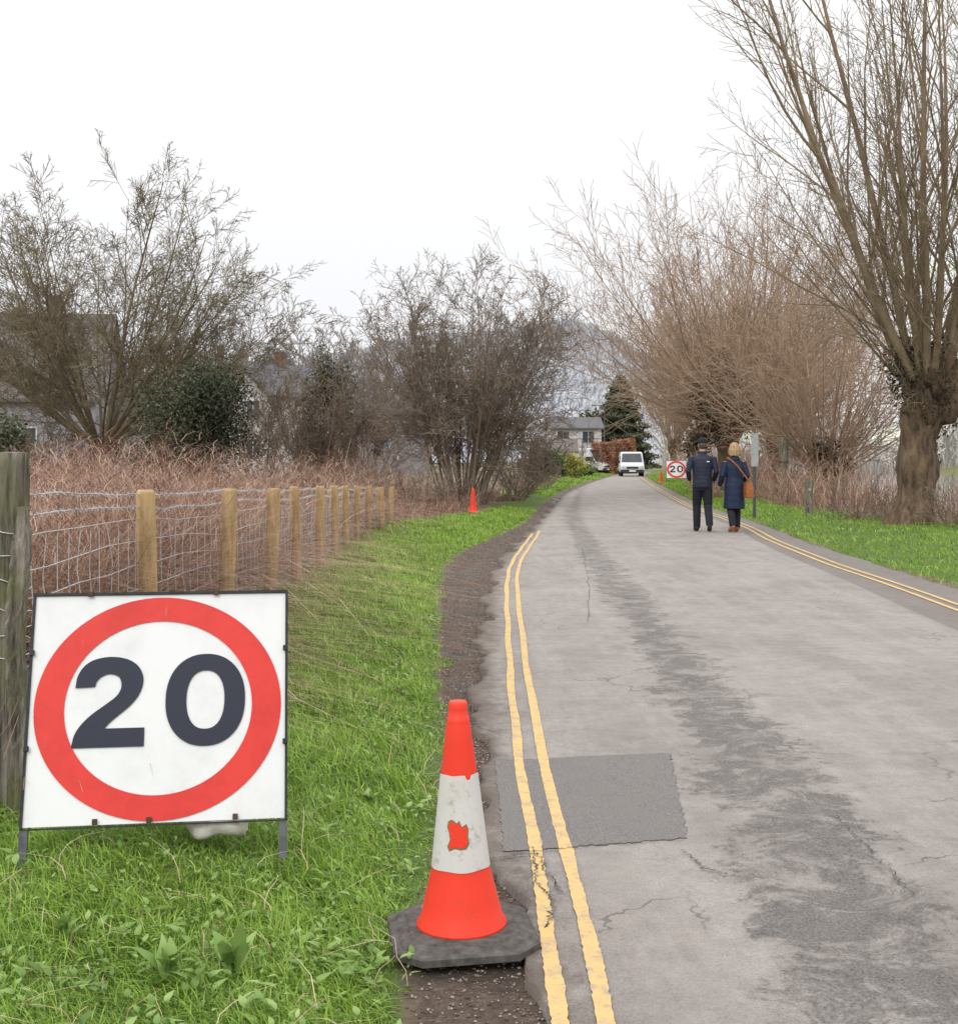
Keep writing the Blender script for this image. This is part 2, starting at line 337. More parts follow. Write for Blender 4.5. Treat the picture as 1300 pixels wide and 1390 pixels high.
g1,y1=hill('hill',[(-300,540),(0,535),(300,525),(400,505),(480,485),(560,470),(640,462),(700,455),(780,446),(830,465),(880,492),(950,525),(1000,550)],380,700,hm)
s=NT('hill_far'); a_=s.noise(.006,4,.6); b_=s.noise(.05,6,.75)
hc=s.mix(s.step(a_,.5,.55),s.ramp(b_,[(.3,(.44,.45,.47)),(.7,(.53,.54,.55))]),(.50,.54,.47)); hm2=s.done(hc,1)  # paler still: stronger distance haze mixed into the base colour
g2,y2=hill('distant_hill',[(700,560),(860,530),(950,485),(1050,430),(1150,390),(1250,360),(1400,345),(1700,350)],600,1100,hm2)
fw=MR('far_wood',[(0,(.33,.34,.375)),(.5,(.355,.365,.40)),(1,(.38,.39,.42))],1)  # tree colours carry the same painted haze as the hill behind
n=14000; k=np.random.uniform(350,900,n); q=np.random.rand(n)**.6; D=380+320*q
topz=Z(np.interp(k,g1,y1),700); zz=-3+(topz+3)*smooth((D-380)/320)
P=np.stack([X(k,D),D,zz-1],-1)
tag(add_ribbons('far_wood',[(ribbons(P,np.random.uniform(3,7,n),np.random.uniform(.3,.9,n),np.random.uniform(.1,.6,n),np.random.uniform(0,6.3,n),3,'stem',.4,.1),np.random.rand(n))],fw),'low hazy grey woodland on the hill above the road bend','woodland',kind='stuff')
fw2=MR('riverbank_wood_hazed',[(0,(.36,.345,.33)),(.5,(.43,.415,.40)),(1,(.50,.49,.45))],1)  # greyish pale tones imitate haze over the far bank
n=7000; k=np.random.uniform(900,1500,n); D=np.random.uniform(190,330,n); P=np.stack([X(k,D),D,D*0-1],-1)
hh=np.random.uniform(4,15,n)*(.7+.3*np.sin(k*.03))
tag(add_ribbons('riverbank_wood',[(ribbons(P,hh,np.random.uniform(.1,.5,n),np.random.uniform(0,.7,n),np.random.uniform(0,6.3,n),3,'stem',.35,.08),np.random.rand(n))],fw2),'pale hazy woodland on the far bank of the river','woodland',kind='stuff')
# ---------------------------------------------------------------- trees
class Tub:
    def __init__(s): s.v=[]; s.f=[]
    def tube(s,pts,rad,n=3):
        b=len(s.v); u=None
        for i,p in enumerate(pts):
            d=(pts[min(i+1,len(pts)-1)]-pts[max(i-1,0)]); 
            if d.length<1e-6: d=Vector((0,0,1))
            d.normalize()
            if u is None: u=d.orthogonal().normalized()
            u=u-d*u.dot(d); u.normalize(); w_=d.cross(u); r=rad[i]
            for k in range(n):
                cs,sn=CS[n][k]; s.v.append((p.x+(u.x*cs+w_.x*sn)*r,p.y+(u.y*cs+w_.y*sn)*r,p.z+(u.z*cs+w_.z*sn)*r))
        for i in range(len(pts)-1):
            for k in range(n):
                a=b+i*n+k; c_=b+i*n+(k+1)%n; s.f.append((a,c_,c_+n,a+n))
    def build(s,name,mat,parent): return fast_mesh(name,np.array(s.v),np.array(s.f),mat,parent,smooth=True)
CS={n:[(math.cos(2*PI*k/n),math.sin(2*PI*k/n)) for k in range(n)] for n in range(3,21)}
def rv(): return Vector((random.gauss(0,1),random.gauss(0,1),random.gauss(0,1))).normalized()
def branch(T,p,d,L,r,lv,P,trunk=None):
    ns=P['seg'][lv]; pts=[p.copy()]; ds=[d.copy()]; rad=[r]; st=L/ns; up=P['up'][lv]; wig=P['wig'][lv]; rend=max(r*P.get('taper',.25),P['rmin'])
    bias=P.get('bias',Vector((0,0,0)))
    for i in range(ns):
        d=(d+rv()*wig+Vector((0,0,up))+bias).normalized(); p=p+d*st; pts.append(p); ds.append(d); rad.append(r+(rend-r)*((i+1)/ns))
    T.tube(pts,rad,P['sides'][lv])
    if lv+1<len(P['n']):
        nc=P['n'][lv+1]; t0=P['t0'][lv+1]
        for k in range(nc):
            q=t0+(1-t0)*((k+random.random())/nc); x=q*ns; i=min(int(x),ns-1); fr=x-i
            pp=pts[i].lerp(pts[i+1],fr); dd=ds[i+1]; ax=dd.cross(rv()).normalized(); a=R(P['ang'][lv+1]*random.uniform(.6,1.3))
            nd=Matrix.Rotation(a,3,ax)@dd
            branch(T,pp,nd,L*P['lr'][lv+1]*random.uniform(.6,1.25)*(1.1-.55*q),max(min((rad[i]+(rad[i+1]-rad[i])*fr)*.6,P['rc'][lv+1]),P['rmin']),lv+1,P)
def bark(name,a,b): return M(name,a,b,9,.9,.8,dist=.05,stretch=(1,1,.3))
b_willow=bark('willow_bark',(.19,.13,.085),(.055,.036,.024)); 
t_willow=M('willow_twigs',(.29,.23,.15),(.15,.11,.072),1.5,.8)
t_orange=M('orange_twigs',(.42,.305,.215),(.28,.195,.135),.8,.8)
t_olive=M('lichen_twigs',(.235,.20,.125),(.125,.10,.065),.8,.9)
t_grey=M('grey_twigs',(.26,.205,.155),(.15,.115,.088),.8,.9)
t_far=M('far_twigs',(.30,.265,.245),(.22,.195,.185),.5,.9)  # twig colour lightened and greyed to stand in for distance haze
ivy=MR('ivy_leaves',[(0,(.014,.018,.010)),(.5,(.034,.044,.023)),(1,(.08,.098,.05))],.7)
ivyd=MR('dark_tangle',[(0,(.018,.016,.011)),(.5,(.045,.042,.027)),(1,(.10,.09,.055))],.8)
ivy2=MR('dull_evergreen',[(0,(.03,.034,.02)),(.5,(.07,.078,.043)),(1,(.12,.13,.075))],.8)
def pollard(loc,trunk_h,r0,nshoot,L,spread,twig,label,seed,lean=(0,0),ivyn=0,rmin=.006,sub=(9,6),bias=None,ivy_r=(.8,.8,1.1),group=None,rc=(.07,.022,.01),ivyz=0,up=.05,leafm=None,lsz=None,limbs=None):
    random.seed(seed); e_=empty('pollard_willow',loc,0,label,'tree',group)
    T=Tub(); top=Vector((lean[0],lean[1],trunk_h)); pts=[];rad=[]
    for i in range(26):
        q=i/25; pts.append(Vector((lean[0]*q**1.5+.05*math.sin(q*7),lean[1]*q,-.15+(trunk_h+.15)*q))); rad.append(r0*((1.0+.5*(1-q/.3)**2 if q<.3 else 1.0)+.07*math.sin(q*19)+.6*max(0,q-.6)))
    T.tube(pts,rad,20)
    for k in range(24):
        a=random.uniform(0,2*PI); rr=r0*.9; p=top+Vector((math.cos(a)*rr,math.sin(a)*rr,random.uniform(-.8,.15))); T.tube([p-Vector((math.cos(a),math.sin(a),.5))*.3,p-Vector((0,0,.1)),p+Vector((math.cos(a)*.3,math.sin(a)*.3,.5))*.3,p+Vector((math.cos(a)*.5,math.sin(a)*.5,1.1))*.45],[.16,.20,.16,.05],8)
    C=Tub()
    if limbs:
        nl,lr_=limbs; P=dict(seg=[10,8,5,3],up=[.05,.045,.03,.01],wig=[.05,.09,.16,.2],n=[0,10,8,5],t0=[0,.08,.1,.1],ang=[0,26,34,38],lr=[1,.52,.38,.42],rc=[lr_,.034,.013,.007],sides=[8,5,3,3],rmin=rmin,taper=.14)
        if bias is not None: P['bias']=bias
        for k in range(nl):
            a=2*PI*k/nl+random.uniform(-.25,.25); sp_=R(spread)*(.25+.75*((k*5)%nl)/nl)
            d=Vector((math.cos(a)*math.sin(sp_),math.sin(a)*math.sin(sp_),math.cos(sp_))); p=top+Vector((math.cos(a)*r0*.8,math.sin(a)*r0*.8,random.uniform(-.5,.1)))
            branch(C,p,d,L*random.uniform(.75,1.1),lr_*random.uniform(.6,1.1),0,P)
    o=T.build('trunk',b_willow,e_)
    for v in o.data.vertices:
        c_=v.co; cxx=lean[0]*max(0,c_.z/trunk_h)**1.5; a=math.atan2(c_.y,c_.x-cxx); k=1+.08*math.sin(a*5+c_.z*1.5)+.05*math.sin(a*3-c_.z*4)+.03*math.sin(c_.z*21+a); v.co.x=cxx+(c_.x-cxx)*k; v.co.y=c_.y*k
    P=dict(seg=[9,5,3],up=[up,.04,.02],wig=[.075,.18,.26],n=[0,sub[0],sub[1]],t0=[0,.1,.1],ang=[0,38,42],lr=[1,.33,.45],rc=rc,sides=[5,3,3],rmin=rmin,taper=.12)
    if bias is not None: P['bias']=bias
    for k in range(nshoot):
        a=2*PI*k/nshoot+random.uniform(-.3,.3); sp_=R(spread)*math.sqrt(random.random())
        d=Vector((math.cos(a)*math.sin(sp_),math.sin(a)*math.sin(sp_),math.cos(sp_))); p=top+Vector((math.cos(a)*r0*.9,math.sin(a)*r0*.9,random.uniform(-.5,.25)))
        branch(C,p,d,L*(random.uniform(.6,1.1) if not limbs else random.uniform(.25,.7)),rc[0]*random.uniform(.4,1.1),0,P)
    P2=dict(P); P2['seg']=[5,3]; P2['n']=[0,7]; P2['up']=[.02,.02]; P2['wig']=[.25,.3]
    for k in range(36):
        a=random.uniform(0,2*PI); d=Vector((math.cos(a),math.sin(a),random.uniform(-.5,.8))).normalized(); branch(C,top+Vector((math.cos(a)*r0*.8,math.sin(a)*r0*.8,random.uniform(-.9,.2))),d,random.uniform(.6,1.6),.014,0,P2)
    C.build('crown',twig,e_)
    if ivyn:
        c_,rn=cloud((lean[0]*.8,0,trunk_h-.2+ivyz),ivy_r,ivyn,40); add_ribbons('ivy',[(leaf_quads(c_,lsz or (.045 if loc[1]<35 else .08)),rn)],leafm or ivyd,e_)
    return e_
def gzf(x,y): return float(gz(x,y))
x=X(1236,25.7); pollard((x,25.7,gzf(x,25.7)),3.0,.38,26,10.0,46,t_willow,'huge pollarded willow with thick brown trunk beside the right verge, nearest of the willows',3,lean=(.4,0),ivyn=3800,rmin=.005,sub=(12,7),bias=Vector((-.006,0,0)),ivy_r=(.85,.8,1.3),rc=(.035,.013,.006),up=.03,limbs=(15,.10))
x=X(988,50); pollard((x,50,gzf(x,50)),2.8,.4,80,10.2,74,t_orange,'tan twigged pollard willow with dark tangled head, behind the two walkers',11,ivyn=9000,rmin=.0075,sub=(14,8),ivy_r=(1.5,1.3,1.8),ivyz=1.2,rc=(.042,.015,.0085))
x=X(1118,42); pollard((x,42,gzf(x,42)),.9,.22,56,7.6,68,t_orange,'lower multi stemmed tan willow between the nearest willow and the narrow pale marker board',15,rmin=.0065,sub=(13,8),rc=(.034,.013,.0075),ivyn=1500,ivy_r=(.9,.9,1.0),ivyz=.4)
x=X(948,76); pollard((x,76,gzf(x,76)),2.6,.33,54,9.2,46,t_orange,'third willow along the road, above the far speed sign',21,rmin=.011,sub=(12,7),rc=(.05,.02,.013),ivyn=1200,ivy_r=(1.2,1.2,1.5),lsz=.12)
x=X(905,104); pollard((x+.6,104,gzf(x,104)),2.6,.33,40,8.6,40,t_orange,'farthest brown willow on the right of the road, just behind the moving van',27,rmin=.015,sub=(10,6),rc=(.05,.022,.016))
x=X(1055,62); pollard((x,62,0),2.2,.33,64,12.6,56,t_orange,'tall tan willow rising behind the dark headed one',33,rmin=.009,sub=(13,8),rc=(.05,.018,.011))
def bush(name,loc,nst,L,spread,twig,label,cat,seed,base=.3,sub=(9,7,4),rmin=.008,rc=(.06,.025,.012,.008),group=None,up=(.03,.03,.02,.01),ang=40,trunk=None,lr=(1,.42,.45,.5),wig=(.09,.15,.2,.2),zs=1,pw=.5):
    random.seed(seed); e_=empty(name,loc,0,label,cat,group)
    T=Tub(); C=Tub(); 
    P=dict(seg=[8,5,4,3],up=up,wig=wig,n=[0,*sub],t0=[0,.2,.15,.1],ang=[0,ang,ang,ang],lr=lr,rc=rc,sides=[5,4,3,3],rmin=rmin,taper=.15)
    if trunk:
        T.tube([Vector((0,0,-.2)),Vector((.05,0,trunk[0]*.5)),Vector((0,0,trunk[0]))],[trunk[1]*1.3,trunk[1],trunk[1]],9); z0=trunk[0]-.1
    else: z0=-.1; T.tube([Vector((0,0,-.2)),Vector((0,0,.05)),Vector((0,0,.25))],[base*.5+.05,base*.45+.03,.03],9)
    for k in range(nst):
        a=2*PI*k/nst*2.4+random.uniform(-.4,.4); sp_=R(spread)*((k+random.random())/nst)**pw
        d=Vector((math.cos(a)*math.sin(sp_),math.sin(a)*math.sin(sp_),math.cos(sp_))); b_=base*random.random() if not trunk else .1
        p=Vector((math.cos(a)*b_,math.sin(a)*b_,z0))
        branch(C,p,d,L*random.uniform(.85,1.08)*(1-.12*sp_),rc[0]*random.uniform(.5,1.1),0,P)
    T.build('trunk',b_willow,e_); C.build('crown',twig,e_)
    return e_
x=X(138,42); bush('bare_tree',(x,42,.1),34,9.0,70,t_olive,'wide spreading bare tree with lichen covered limbs at the left, tallest on that side','tree',5,sub=(14,9,6),rmin=.007,rc=(.085,.032,.014,.0075),up=(.04,.03,.01,.0),trunk=(1.8,.40),ang=44,wig=(.055,.12,.18,.2),lr=(1,.38,.45,.5))
x=X(630,38); bush('bare_tree',(x,38,.05),46,6.7,31,t_grey,'dense rounded bare tree standing in the middle, left of the road above the small cone','tree',9,base=.7,sub=(12,8,5),rmin=.006,rc=(.045,.018,.009,.0065),ang=46,up=(-.01,-.01,.0,.0),wig=(.06,.13,.2,.22),pw=.55,lr=(1,.36,.45,.5))
x=X(705,46); bush('bare_tree',(x,46,.05),12,3.1,42,t_grey,'lower twiggy tree by the road edge, right of the dense rounded one','tree',12,base=.4,sub=(9,7,4),rmin=.008,rc=(.04,.02,.011,.008))
x=X(495,44); bush('bare_tree',(x,44,.05),16,4.6,30,t_grey,'slim bare tree filling the gap left of the dense rounded tree','tree',14,base=.5,sub=(9,7,4),rmin=.0075,rc=(.04,.02,.011,.008))
x=X(355,50); bush('bare_tree',(x,50,.05),14,4.9,34,t_grey,'bare tree veiling the front of the white gabled house','tree',16,base=.4,sub=(9,7,4),rmin=.008,rc=(.04,.02,.011,.008))
x=X(425,43); bush('bare_tree',(x,43,.05),14,4.1,40,t_grey,'low bare tree twined round the narrow dark ivy clad one','tree',17,base=.5,sub=(9,7,4),rmin=.0075,rc=(.035,.018,.01,.008))
x=X(55,46); bush('bare_tree',(x,46,.05),12,3.4,60,t_olive,'low bare tree before the big tiled roof at the left edge','tree',18,base=.5,sub=(8,7,4),rmin=.008,rc=(.035,.02,.012,.008))
for px,D,L,lb,sd in ((470,31,1.7,'leafless shrub behind the far end of the wire fence',41),(565,33,1.9,'leafless shrub between the last fence posts and the small distant cone',42),(690,42,1.5,'low leafless shrub beside the left road edge past the small cone',43),
    (722,56,1.6,'leafless roadside shrub where the road narrows on the left',44),(395,30,1.4,'leafless shrub standing in the brambles beyond the fourth fence post',45),(775,100,2.6,'leafless shrub screening the front of the white villa',51)):
    x=X(px,D); bush('bare_shrub',(x,D,.05),22,L,75,t_grey,lb,'shrub',sd,base=.9,sub=(8,6),rmin=.006 if D<80 else .013,rc=(.018,.011,.008),wig=(.16,.22,.25,.25))
for px,D,L,lb,sd in ((1165,27.5,1.1,'low thorny shrub at the left foot of the nearest willow',46),(1312,24.5,1.2,'low thorny shrub at the right foot of the nearest willow',47),(1075,37,1.7,'leafless shrub right of the tall timber post',48),(1135,36,1.6,'leafless shrub on the river bank left of the nearest willow trunk',49),(975,44,1.5,'leafless shrub on the verge hidden partly by the two walkers',50)):
    x=X(px,D); bush('bare_shrub',(x,D,.05),18,L,80,t_orange if D>30 else t_grey,lb,'shrub',sd,base=.6,sub=(8,6),rmin=.005,rc=(.012,.008,.006),wig=(.16,.22,.25,.25))
proto=bush('background_tree',(X(330,100),100,0),14,8,48,t_far,'faraway bare tree behind the white gabled house','tree',61,sub=(9,7,4),rmin=.020,rc=(.12,.05,.034,.024),trunk=(4,.3),up=(.03,.04,.03,.02))
for px,D,s_,lb in ((402,108,1.0,'faraway bare tree right of the white gabled house roof'),(446,98,.9,'faraway bare tree above the dark ivy column'),(515,115,.95,'faraway bare tree over the grey glazed building'),(25,92,.85,'faraway bare tree at the left edge behind the slate roof'),
    (235,105,1.0,'faraway bare tree seen through the spreading left tree')):
    c_=copy_tree(proto); c_.location=(X(px,D),D,0); c_.scale=(s_,s_,s_); c_.rotation_euler=(0,0,px*.7); c_['label']=lb
def evergreen(name,px,D,w_,h_,n,mat,label,cat,size=.09,clumps=26,conic=False,x=None):
    x=X(px,D) if x is None else x; e_=empty(name,(x,D,gzf(x,D)),0,label,cat)
    bm=bmesh.new(); tube(bm,[(0,0,-.2),(0.05,0,h_*.4),(0,0,h_*.75)],[.12,.1,.03],7); obj('trunk',bm,b_willow,e_)
    if conic:
        zz=1-np.sqrt(np.random.rand(n)*.985); tier=np.sin(zz*h_*5.5); a=np.random.uniform(0,2*PI,n); rr=(1-zz)**.6*w_/2*(.82+.16*tier+.22*np.sin(a*5+zz*21))*np.sqrt(np.random.uniform(.3,1,n))
        c_=np.stack([rr*np.cos(a),rr*np.sin(a),zz*h_+.2],-1); rn=np.clip(.4+.3*tier+np.random.randn(n)*.15,0,1)
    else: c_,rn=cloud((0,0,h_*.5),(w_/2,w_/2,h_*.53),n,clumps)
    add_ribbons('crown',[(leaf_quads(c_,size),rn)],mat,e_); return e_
evergreen('evergreen_bush',280,37,3.4,4.4,18000,ivy,'large dark evergreen bush in front of the white gabled house','bush',.05,50)
evergreen('evergreen_bush',222,36,2.6,3.9,9000,ivy2,'dull green bush nestled under the spreading left tree','bush',.05,40)
evergreen('ivy_clad_tree',448,46,2.3,5.2,9000,ivy2,'narrow dark ivy clad tree left of the dense middle tree','tree',.06,24)
evergreen('ivy_clad_tree',420,54,1.8,3.2,4500,ivy2,'short dark ivy clad tree beside the white gabled house','tree',.08)
evergreen('evergreen_bush',5,36,2.0,2.9,4500,ivy2,'dark evergreen bush at the left edge of the brambles','bush',.07)
evergreen('conifer',842,142,8.4,10.8,14000,ivy2,'dark green conifer standing behind the russet hedge at the road bend','tree',.22,conic=True)
evergreen('evergreen_bush',803,150,5,7.0,5000,ivy2,'dull green tree left of the conifer at the road bend','tree',.25)
russ=MR('russet_leaves',[(0,(.17,.07,.04)),(.5,(.31,.14,.08)),(1,(.44,.23,.135))],.8)
yel=MR('yellow_green_leaves',[(0,(.11,.12,.025)),(.5,(.30,.30,.07)),(1,(.5,.47,.15))],.7)
grn=MR('bright_green_leaves',[(0,(.04,.065,.02)),(.5,(.09,.15,.04)),(1,(.18,.27,.08))],.7)
def hedge(px,D,w_,h_,label):
    x=X(px,D); e_=empty('clipped_hedge',(x,D,0),0,label,'hedge'); bm=bmesh.new(); tube(bm,[(0,0,-.1),(0,0,1.5)],[.06,.03],7); obj('trunk',bm,b_willow,e_)
    n=5000; p=np.random.uniform(-1,1,(n,3)); f=np.random.randint(0,3,n); p[np.arange(n),f]=np.sign(p[np.arange(n),f])*np.random.uniform(.8,1,n); p[:,:2]*=1-.12*np.clip(p[:,2:],0,1)**3
    p+=np.random.randn(n,3)*.04; c_=p*np.array([w_/2,w_/2,h_/2])+np.array([0,0,h_/2]); add_ribbons('crown',[(leaf_quads(c_,.09),np.clip(.5+.25*np.sin(p[:,0]*7+p[:,2]*5)+np.random.randn(n)*.15,0,1))],russ,e_)
hedge(817,116,1.9,2.9,'russet clipped beech hedge left of the moving van, left hand block')
hedge(846,119,2.2,3.2,'taller russet clipped beech hedge directly behind the moving van')
evergreen('garden_shrub',781,84,1.7,1.7,2500,yel,'yellow green garden shrub beside the left road edge','shrub',.07)
evergreen('garden_shrub',765,88,2.6,1.9,2500,grn,'green garden shrub left of the yellow green one','shrub',.08)
evergreen('garden_shrub',798,95,1.6,.9,1500,grn,'low green shrub right of the yellow green one','shrub',.07)
evergreen('evergreen_bush',728,72,3.0,2.0,3500,ivy2,'dark green hedge bush beyond the small distant cone','bush',.1)
# ---------------------------------------------------------------- houses
mw=M('white_render',(.55,.55,.54),(.44,.44,.43),3,.8); mr=M('slate_roof',(.12,.12,.13),(.075,.075,.08),8,.7,.3); mgl=M('window_glass',(.06,.07,.08),(.04,.045,.05),2,.15); mfr=M('window_frame',(.62,.62,.62),(.5,.5,.5),5,.5)
mb=M('brick_wall',(.25,.17,.13),(.18,.11,.09),10,.9); mtile=M('weathered_tiles',(.17,.155,.145),(.09,.08,.075),5,.9,.4); mgrey=M('grey_cladding',(.30,.31,.33),(.25,.25,.27),4,.7); mdark=M('dark_paint',(.04,.045,.05),(.03,.03,.035),5,.6)
def house(name,loc,w_,d_,eave,ridge,wallm,roofm,label,rz=0,wins=(),gable=True,chim=True):
    e_=empty(name,loc,rz,label,'house'); bm=bmesh.new()
    if gable:
        ring_loft(bm,[[(-w_/2,y,-.5),(w_/2,y,-.5),(w_/2,y,eave),(0,y,ridge),(-w_/2,y,eave)] for y in (-d_/2,d_/2)])
    else:
        ring_loft(bm,[[(x_,-d_/2,-.5),(x_,d_/2,-.5),(x_,d_/2,eave),(x_,0,ridge),(x_,-d_/2,eave)] for x_ in (-w_/2,w_/2)])
    obj('wall',bm,wallm,e_); bm=bmesh.new(); o_=.3; t_=.18
    for sg in (-1,1):
        if gable:
            sl_=(ridge-eave)/(w_/2); ring_loft(bm,[[(0,y,ridge+.02+sg*.003),(sg*(w_/2+o_),y,eave-o_*sl_+.02),(sg*(w_/2+o_),y,eave-o_*sl_+t_),(0,y,ridge+t_+sg*.003)] for y in (-d_/2-o_,d_/2+o_)])
        else:
            sl_=(ridge-eave)/(d_/2); ring_loft(bm,[[(x_,0,ridge+.02+sg*.003),(x_,sg*(d_/2+o_),eave-o_*sl_+.02),(x_,sg*(d_/2+o_),eave-o_*sl_+t_),(x_,0,ridge+t_+sg*.003)] for x_ in (-w_/2-o_,w_/2+o_)])
    rf=obj('roof',bm,roofm,e_)
    if chim: bm=bmesh.new(); box(bm,(w_*.25 if not gable else 0,0,ridge+.3),(.6,.6,1.4)); obj('chimney',bm,mb,rf)
    for (a,b,ww,wh_) in wins:
        bm=bmesh.new()
        for c_,s_ in (((a,-d_/2-.03,b+wh_/2),(ww+.12,.06,.07)),((a,-d_/2-.03,b-wh_/2),(ww+.12,.06,.07)),((a-ww/2,-d_/2-.03,b),(.07,.06,wh_-.07)),((a+ww/2,-d_/2-.03,b),(.07,.06,wh_-.07)),((a,-d_/2-.031,b),(.05,.05,wh_-.07))): box(bm,c_,s_)
        f_=obj('window',bm,mfr,e_); bm=bmesh.new(); box(bm,(a,-d_/2-.012,b),(ww-.07,.02,wh_-.07)); obj('pane',bm,mgl,f_)
    return e_
house('gabled_house',(X(380,82),82,0),4.4,9,5.4,7.4,mw,mr,'white gabled house with slate roof behind the dark evergreen bush',R(-25),[(-1.1,4.4,1.0,1.3),(1.1,4.4,1.0,1.3),(-1.1,2.0,1.0,1.3),(1.1,2.0,1.0,1.3)])
house('gabled_house',(X(330,90),90,0),6,8,5.3,8.0,mb,mr,'brick house with dark roof directly left of the white gabled one',R(10),[(-1.4,4.2,1,1.2),(1.4,4.2,1,1.2)])
house('tiled_house',(X(0,58),58,0),10,7,4.2,8.0,mgrey,mtile,'grey house with big weathered tile roof at the left edge',R(6),[(-2,2.2,1.4,1.2),(1.8,2.2,1.4,1.2)],gable=False)
house('tiled_house',(X(135,62),62,0),7.5,6,3.0,5.4,mw,mtile,'low pale house with tiled roof glimpsed through the spreading left tree',R(-4),[(-2,1.9,1.2,1.1),(1.8,1.9,1.2,1.1)],gable=False)
house('glazed_building',(X(530,112),112,0),7,8,5.2,7.2,mgrey,mgl,'grey building with glazed roof behind the slim bare tree',0,[(-2,4,1.5,1.2),(0,4,1.5,1.2),(2,4,1.5,1.2)],gable=False,chim=False)
h_=house('white_villa',(X(778,138),138,0),5.4,8,4.6,5.8,mw,mr,'white villa with dark balcony rail left of the conifer',0,[(-1.4,3.7,1.3,1.3),(1.3,3.7,1.3,1.3),(-1.4,1.4,1.3,1.5),(1.3,1.4,1.3,1.5)],gable=False,chim=False)
bm=bmesh.new(); box(bm,(0,-4.8,2.5),(5.4,1.5,.15)); [box(bm,(-2.6+.52*i,-5.5,3.0),(.05,.05,.95)) for i in range(11)]; box(bm,(0,-5.5,3.5),(5.4,.07,.07)); obj('balcony',bm,mdark,h_)
house('roadside_shed',(X(752,104),104,0),3.2,3,2.0,2.9,mb,mtile,'small brown shed beside the left road edge under the bare tree',0,[(0,1.3,.8,.6)],gable=False,chim=False)
# ---------------------------------------------------------------- brambles and grass
br=MR('dry_stems',[(0,(.12,.06,.045)),(.35,(.26,.15,.11)),(.7,(.41,.27,.20)),(1,(.62,.49,.37))],.85)
n=46000; D=6.0*np.exp(np.random.rand(n)*math.log(46/6.0)); lim=X(-60,D); xx=lim+(np.minimum(-2.0,-2.0+.12*(D-24)*(D>24))-lim)*np.random.rand(n)
hb=np.random.uniform(.45,1.3,n)*(1+.25*np.sin(xx*1.3+D*.5)); hb*=np.interp(D,[6,9,25,46],[.95,1.05,1.25,1.45])
P=np.stack([xx,D,gz(xx,D)-.03],-1)
p1=ribbons(P,hb,np.interp(D,[6,12,46],[.004,.007,.020])*np.random.uniform(.5,1.4,n),np.random.uniform(.2,2.2,n),np.random.uniform(0,2*PI,n),6,'stem',.5,.08)
m=50000; k=np.random.randint(0,n,m); P2=P[k].copy(); P2[:,2]+=hb[k]*np.random.uniform(.2,.9,m)
p2=ribbons(P2,np.random.uniform(.1,.4,m)*np.interp(P2[:,1],[6,40],[.8,1.4]),np.interp(P2[:,1],[6,12,46],[.003,.005,.014]),np.random.uniform(.8,4.5,m),np.random.uniform(0,2*PI,m),4,'stem',.5,.14)
tag(add_ribbons('bramble_thicket',[(p1,np.clip(np.random.beta(2,2,n),0,1)),(p2,np.random.rand(m)*.9)],br),'tangle of dry brown bramble and weed stems behind the wire fence','brambles',kind='stuff')
n=5000; D=np.random.uniform(24,46,n); xx=XG(D)-np.interp(D,[24,33,46],[2.8,1.6,1.8])-np.random.uniform(0,2.5,n); P=np.stack([xx,D,gz(xx,D)],-1)
tag(add_ribbons('roadside_scrub',[(ribbons(P,np.random.uniform(.15,.7,n),np.full(n,.012),np.random.uniform(.1,1.5,n),np.random.uniform(0,6.3,n),4,'stem',.5,.06),np.random.rand(n)*.8)],br),'low dead stems and litter under the bare trees left of the road','scrub',kind='stuff')
n=12000; D=13*np.exp(np.random.rand(n)*math.log(100/13)); xx=XR(D)+np.interp(D,[13,26,34,60,100],[4.6,4.2,1.9,1.7,1.5])+np.random.uniform(0,3.5,n); P=np.stack([xx,D,gz(xx,D)],-1)
tag(add_ribbons('bank_scrub',[(ribbons(P,np.random.uniform(.3,1.3,n)*np.interp(D,[13,30,50],[.5,1.1,1.9]),np.interp(D,[13,100],[.008,.035]),np.random.uniform(.05,1.2,n),np.random.uniform(0,6.3,n),4,'stem',.5,.05),np.random.rand(n))],br),'dry reeds and weeds along the river bank behind the right verge','reeds',kind='stuff')
gmat=MR('grass_blades',[(0,(.08,.14,.02)),(.35,(.22,.36,.05)),(.75,(.36,.54,.09)),(.9,(.48,.62,.20)),(1,(.60,.57,.33))],.5,.3)
def grass_field(name,x0f,x1f,d0,d1,n,hs,ws,label):
    D=d0*np.exp(np.random.rand(n)*math.log(d1/d0)); u=np.random.rand(n); xx=x0f(D)+(x1f(D)-x0f(D))*u
    if x1f is XG: xx=xx+.09*np.clip((u-.9)/.1,0,1)*np.sin(D*5)*np.cos(D*2.1)
    cl=.5+.5*np.sin(xx*4.1+2*np.sin(D*2.3))*np.sin(D*3.1+xx*2); c2=.5+.5*np.sin(xx*17+3*np.sin(D*9))*np.sin(D*15+xx*6)
    edgef=np.clip((x1f(D)-xx)/.15,.45,1) if x1f is XG else 1
    hh=np.random.uniform(.4,1,n)*(.45+.5*cl+.4*c2)*hs(D)*edgef
    P=np.stack([xx,D,gz(xx,D)-.01],-1)
    p=ribbons(P,hh,ws(D)*np.random.uniform(.6,1.3,n),np.random.uniform(.2,1.5,n),np.random.uniform(0,2*PI,n)*.6+c2*3,3,'blade',.45)
    rn=np.clip(.42+.25*(cl-.5)+.2*(c2-.5)+np.random.randn(n)*.22,0,1)
    return tag(add_ribbons(name,[(p,rn)],gmat),label,'grass',kind='stuff')
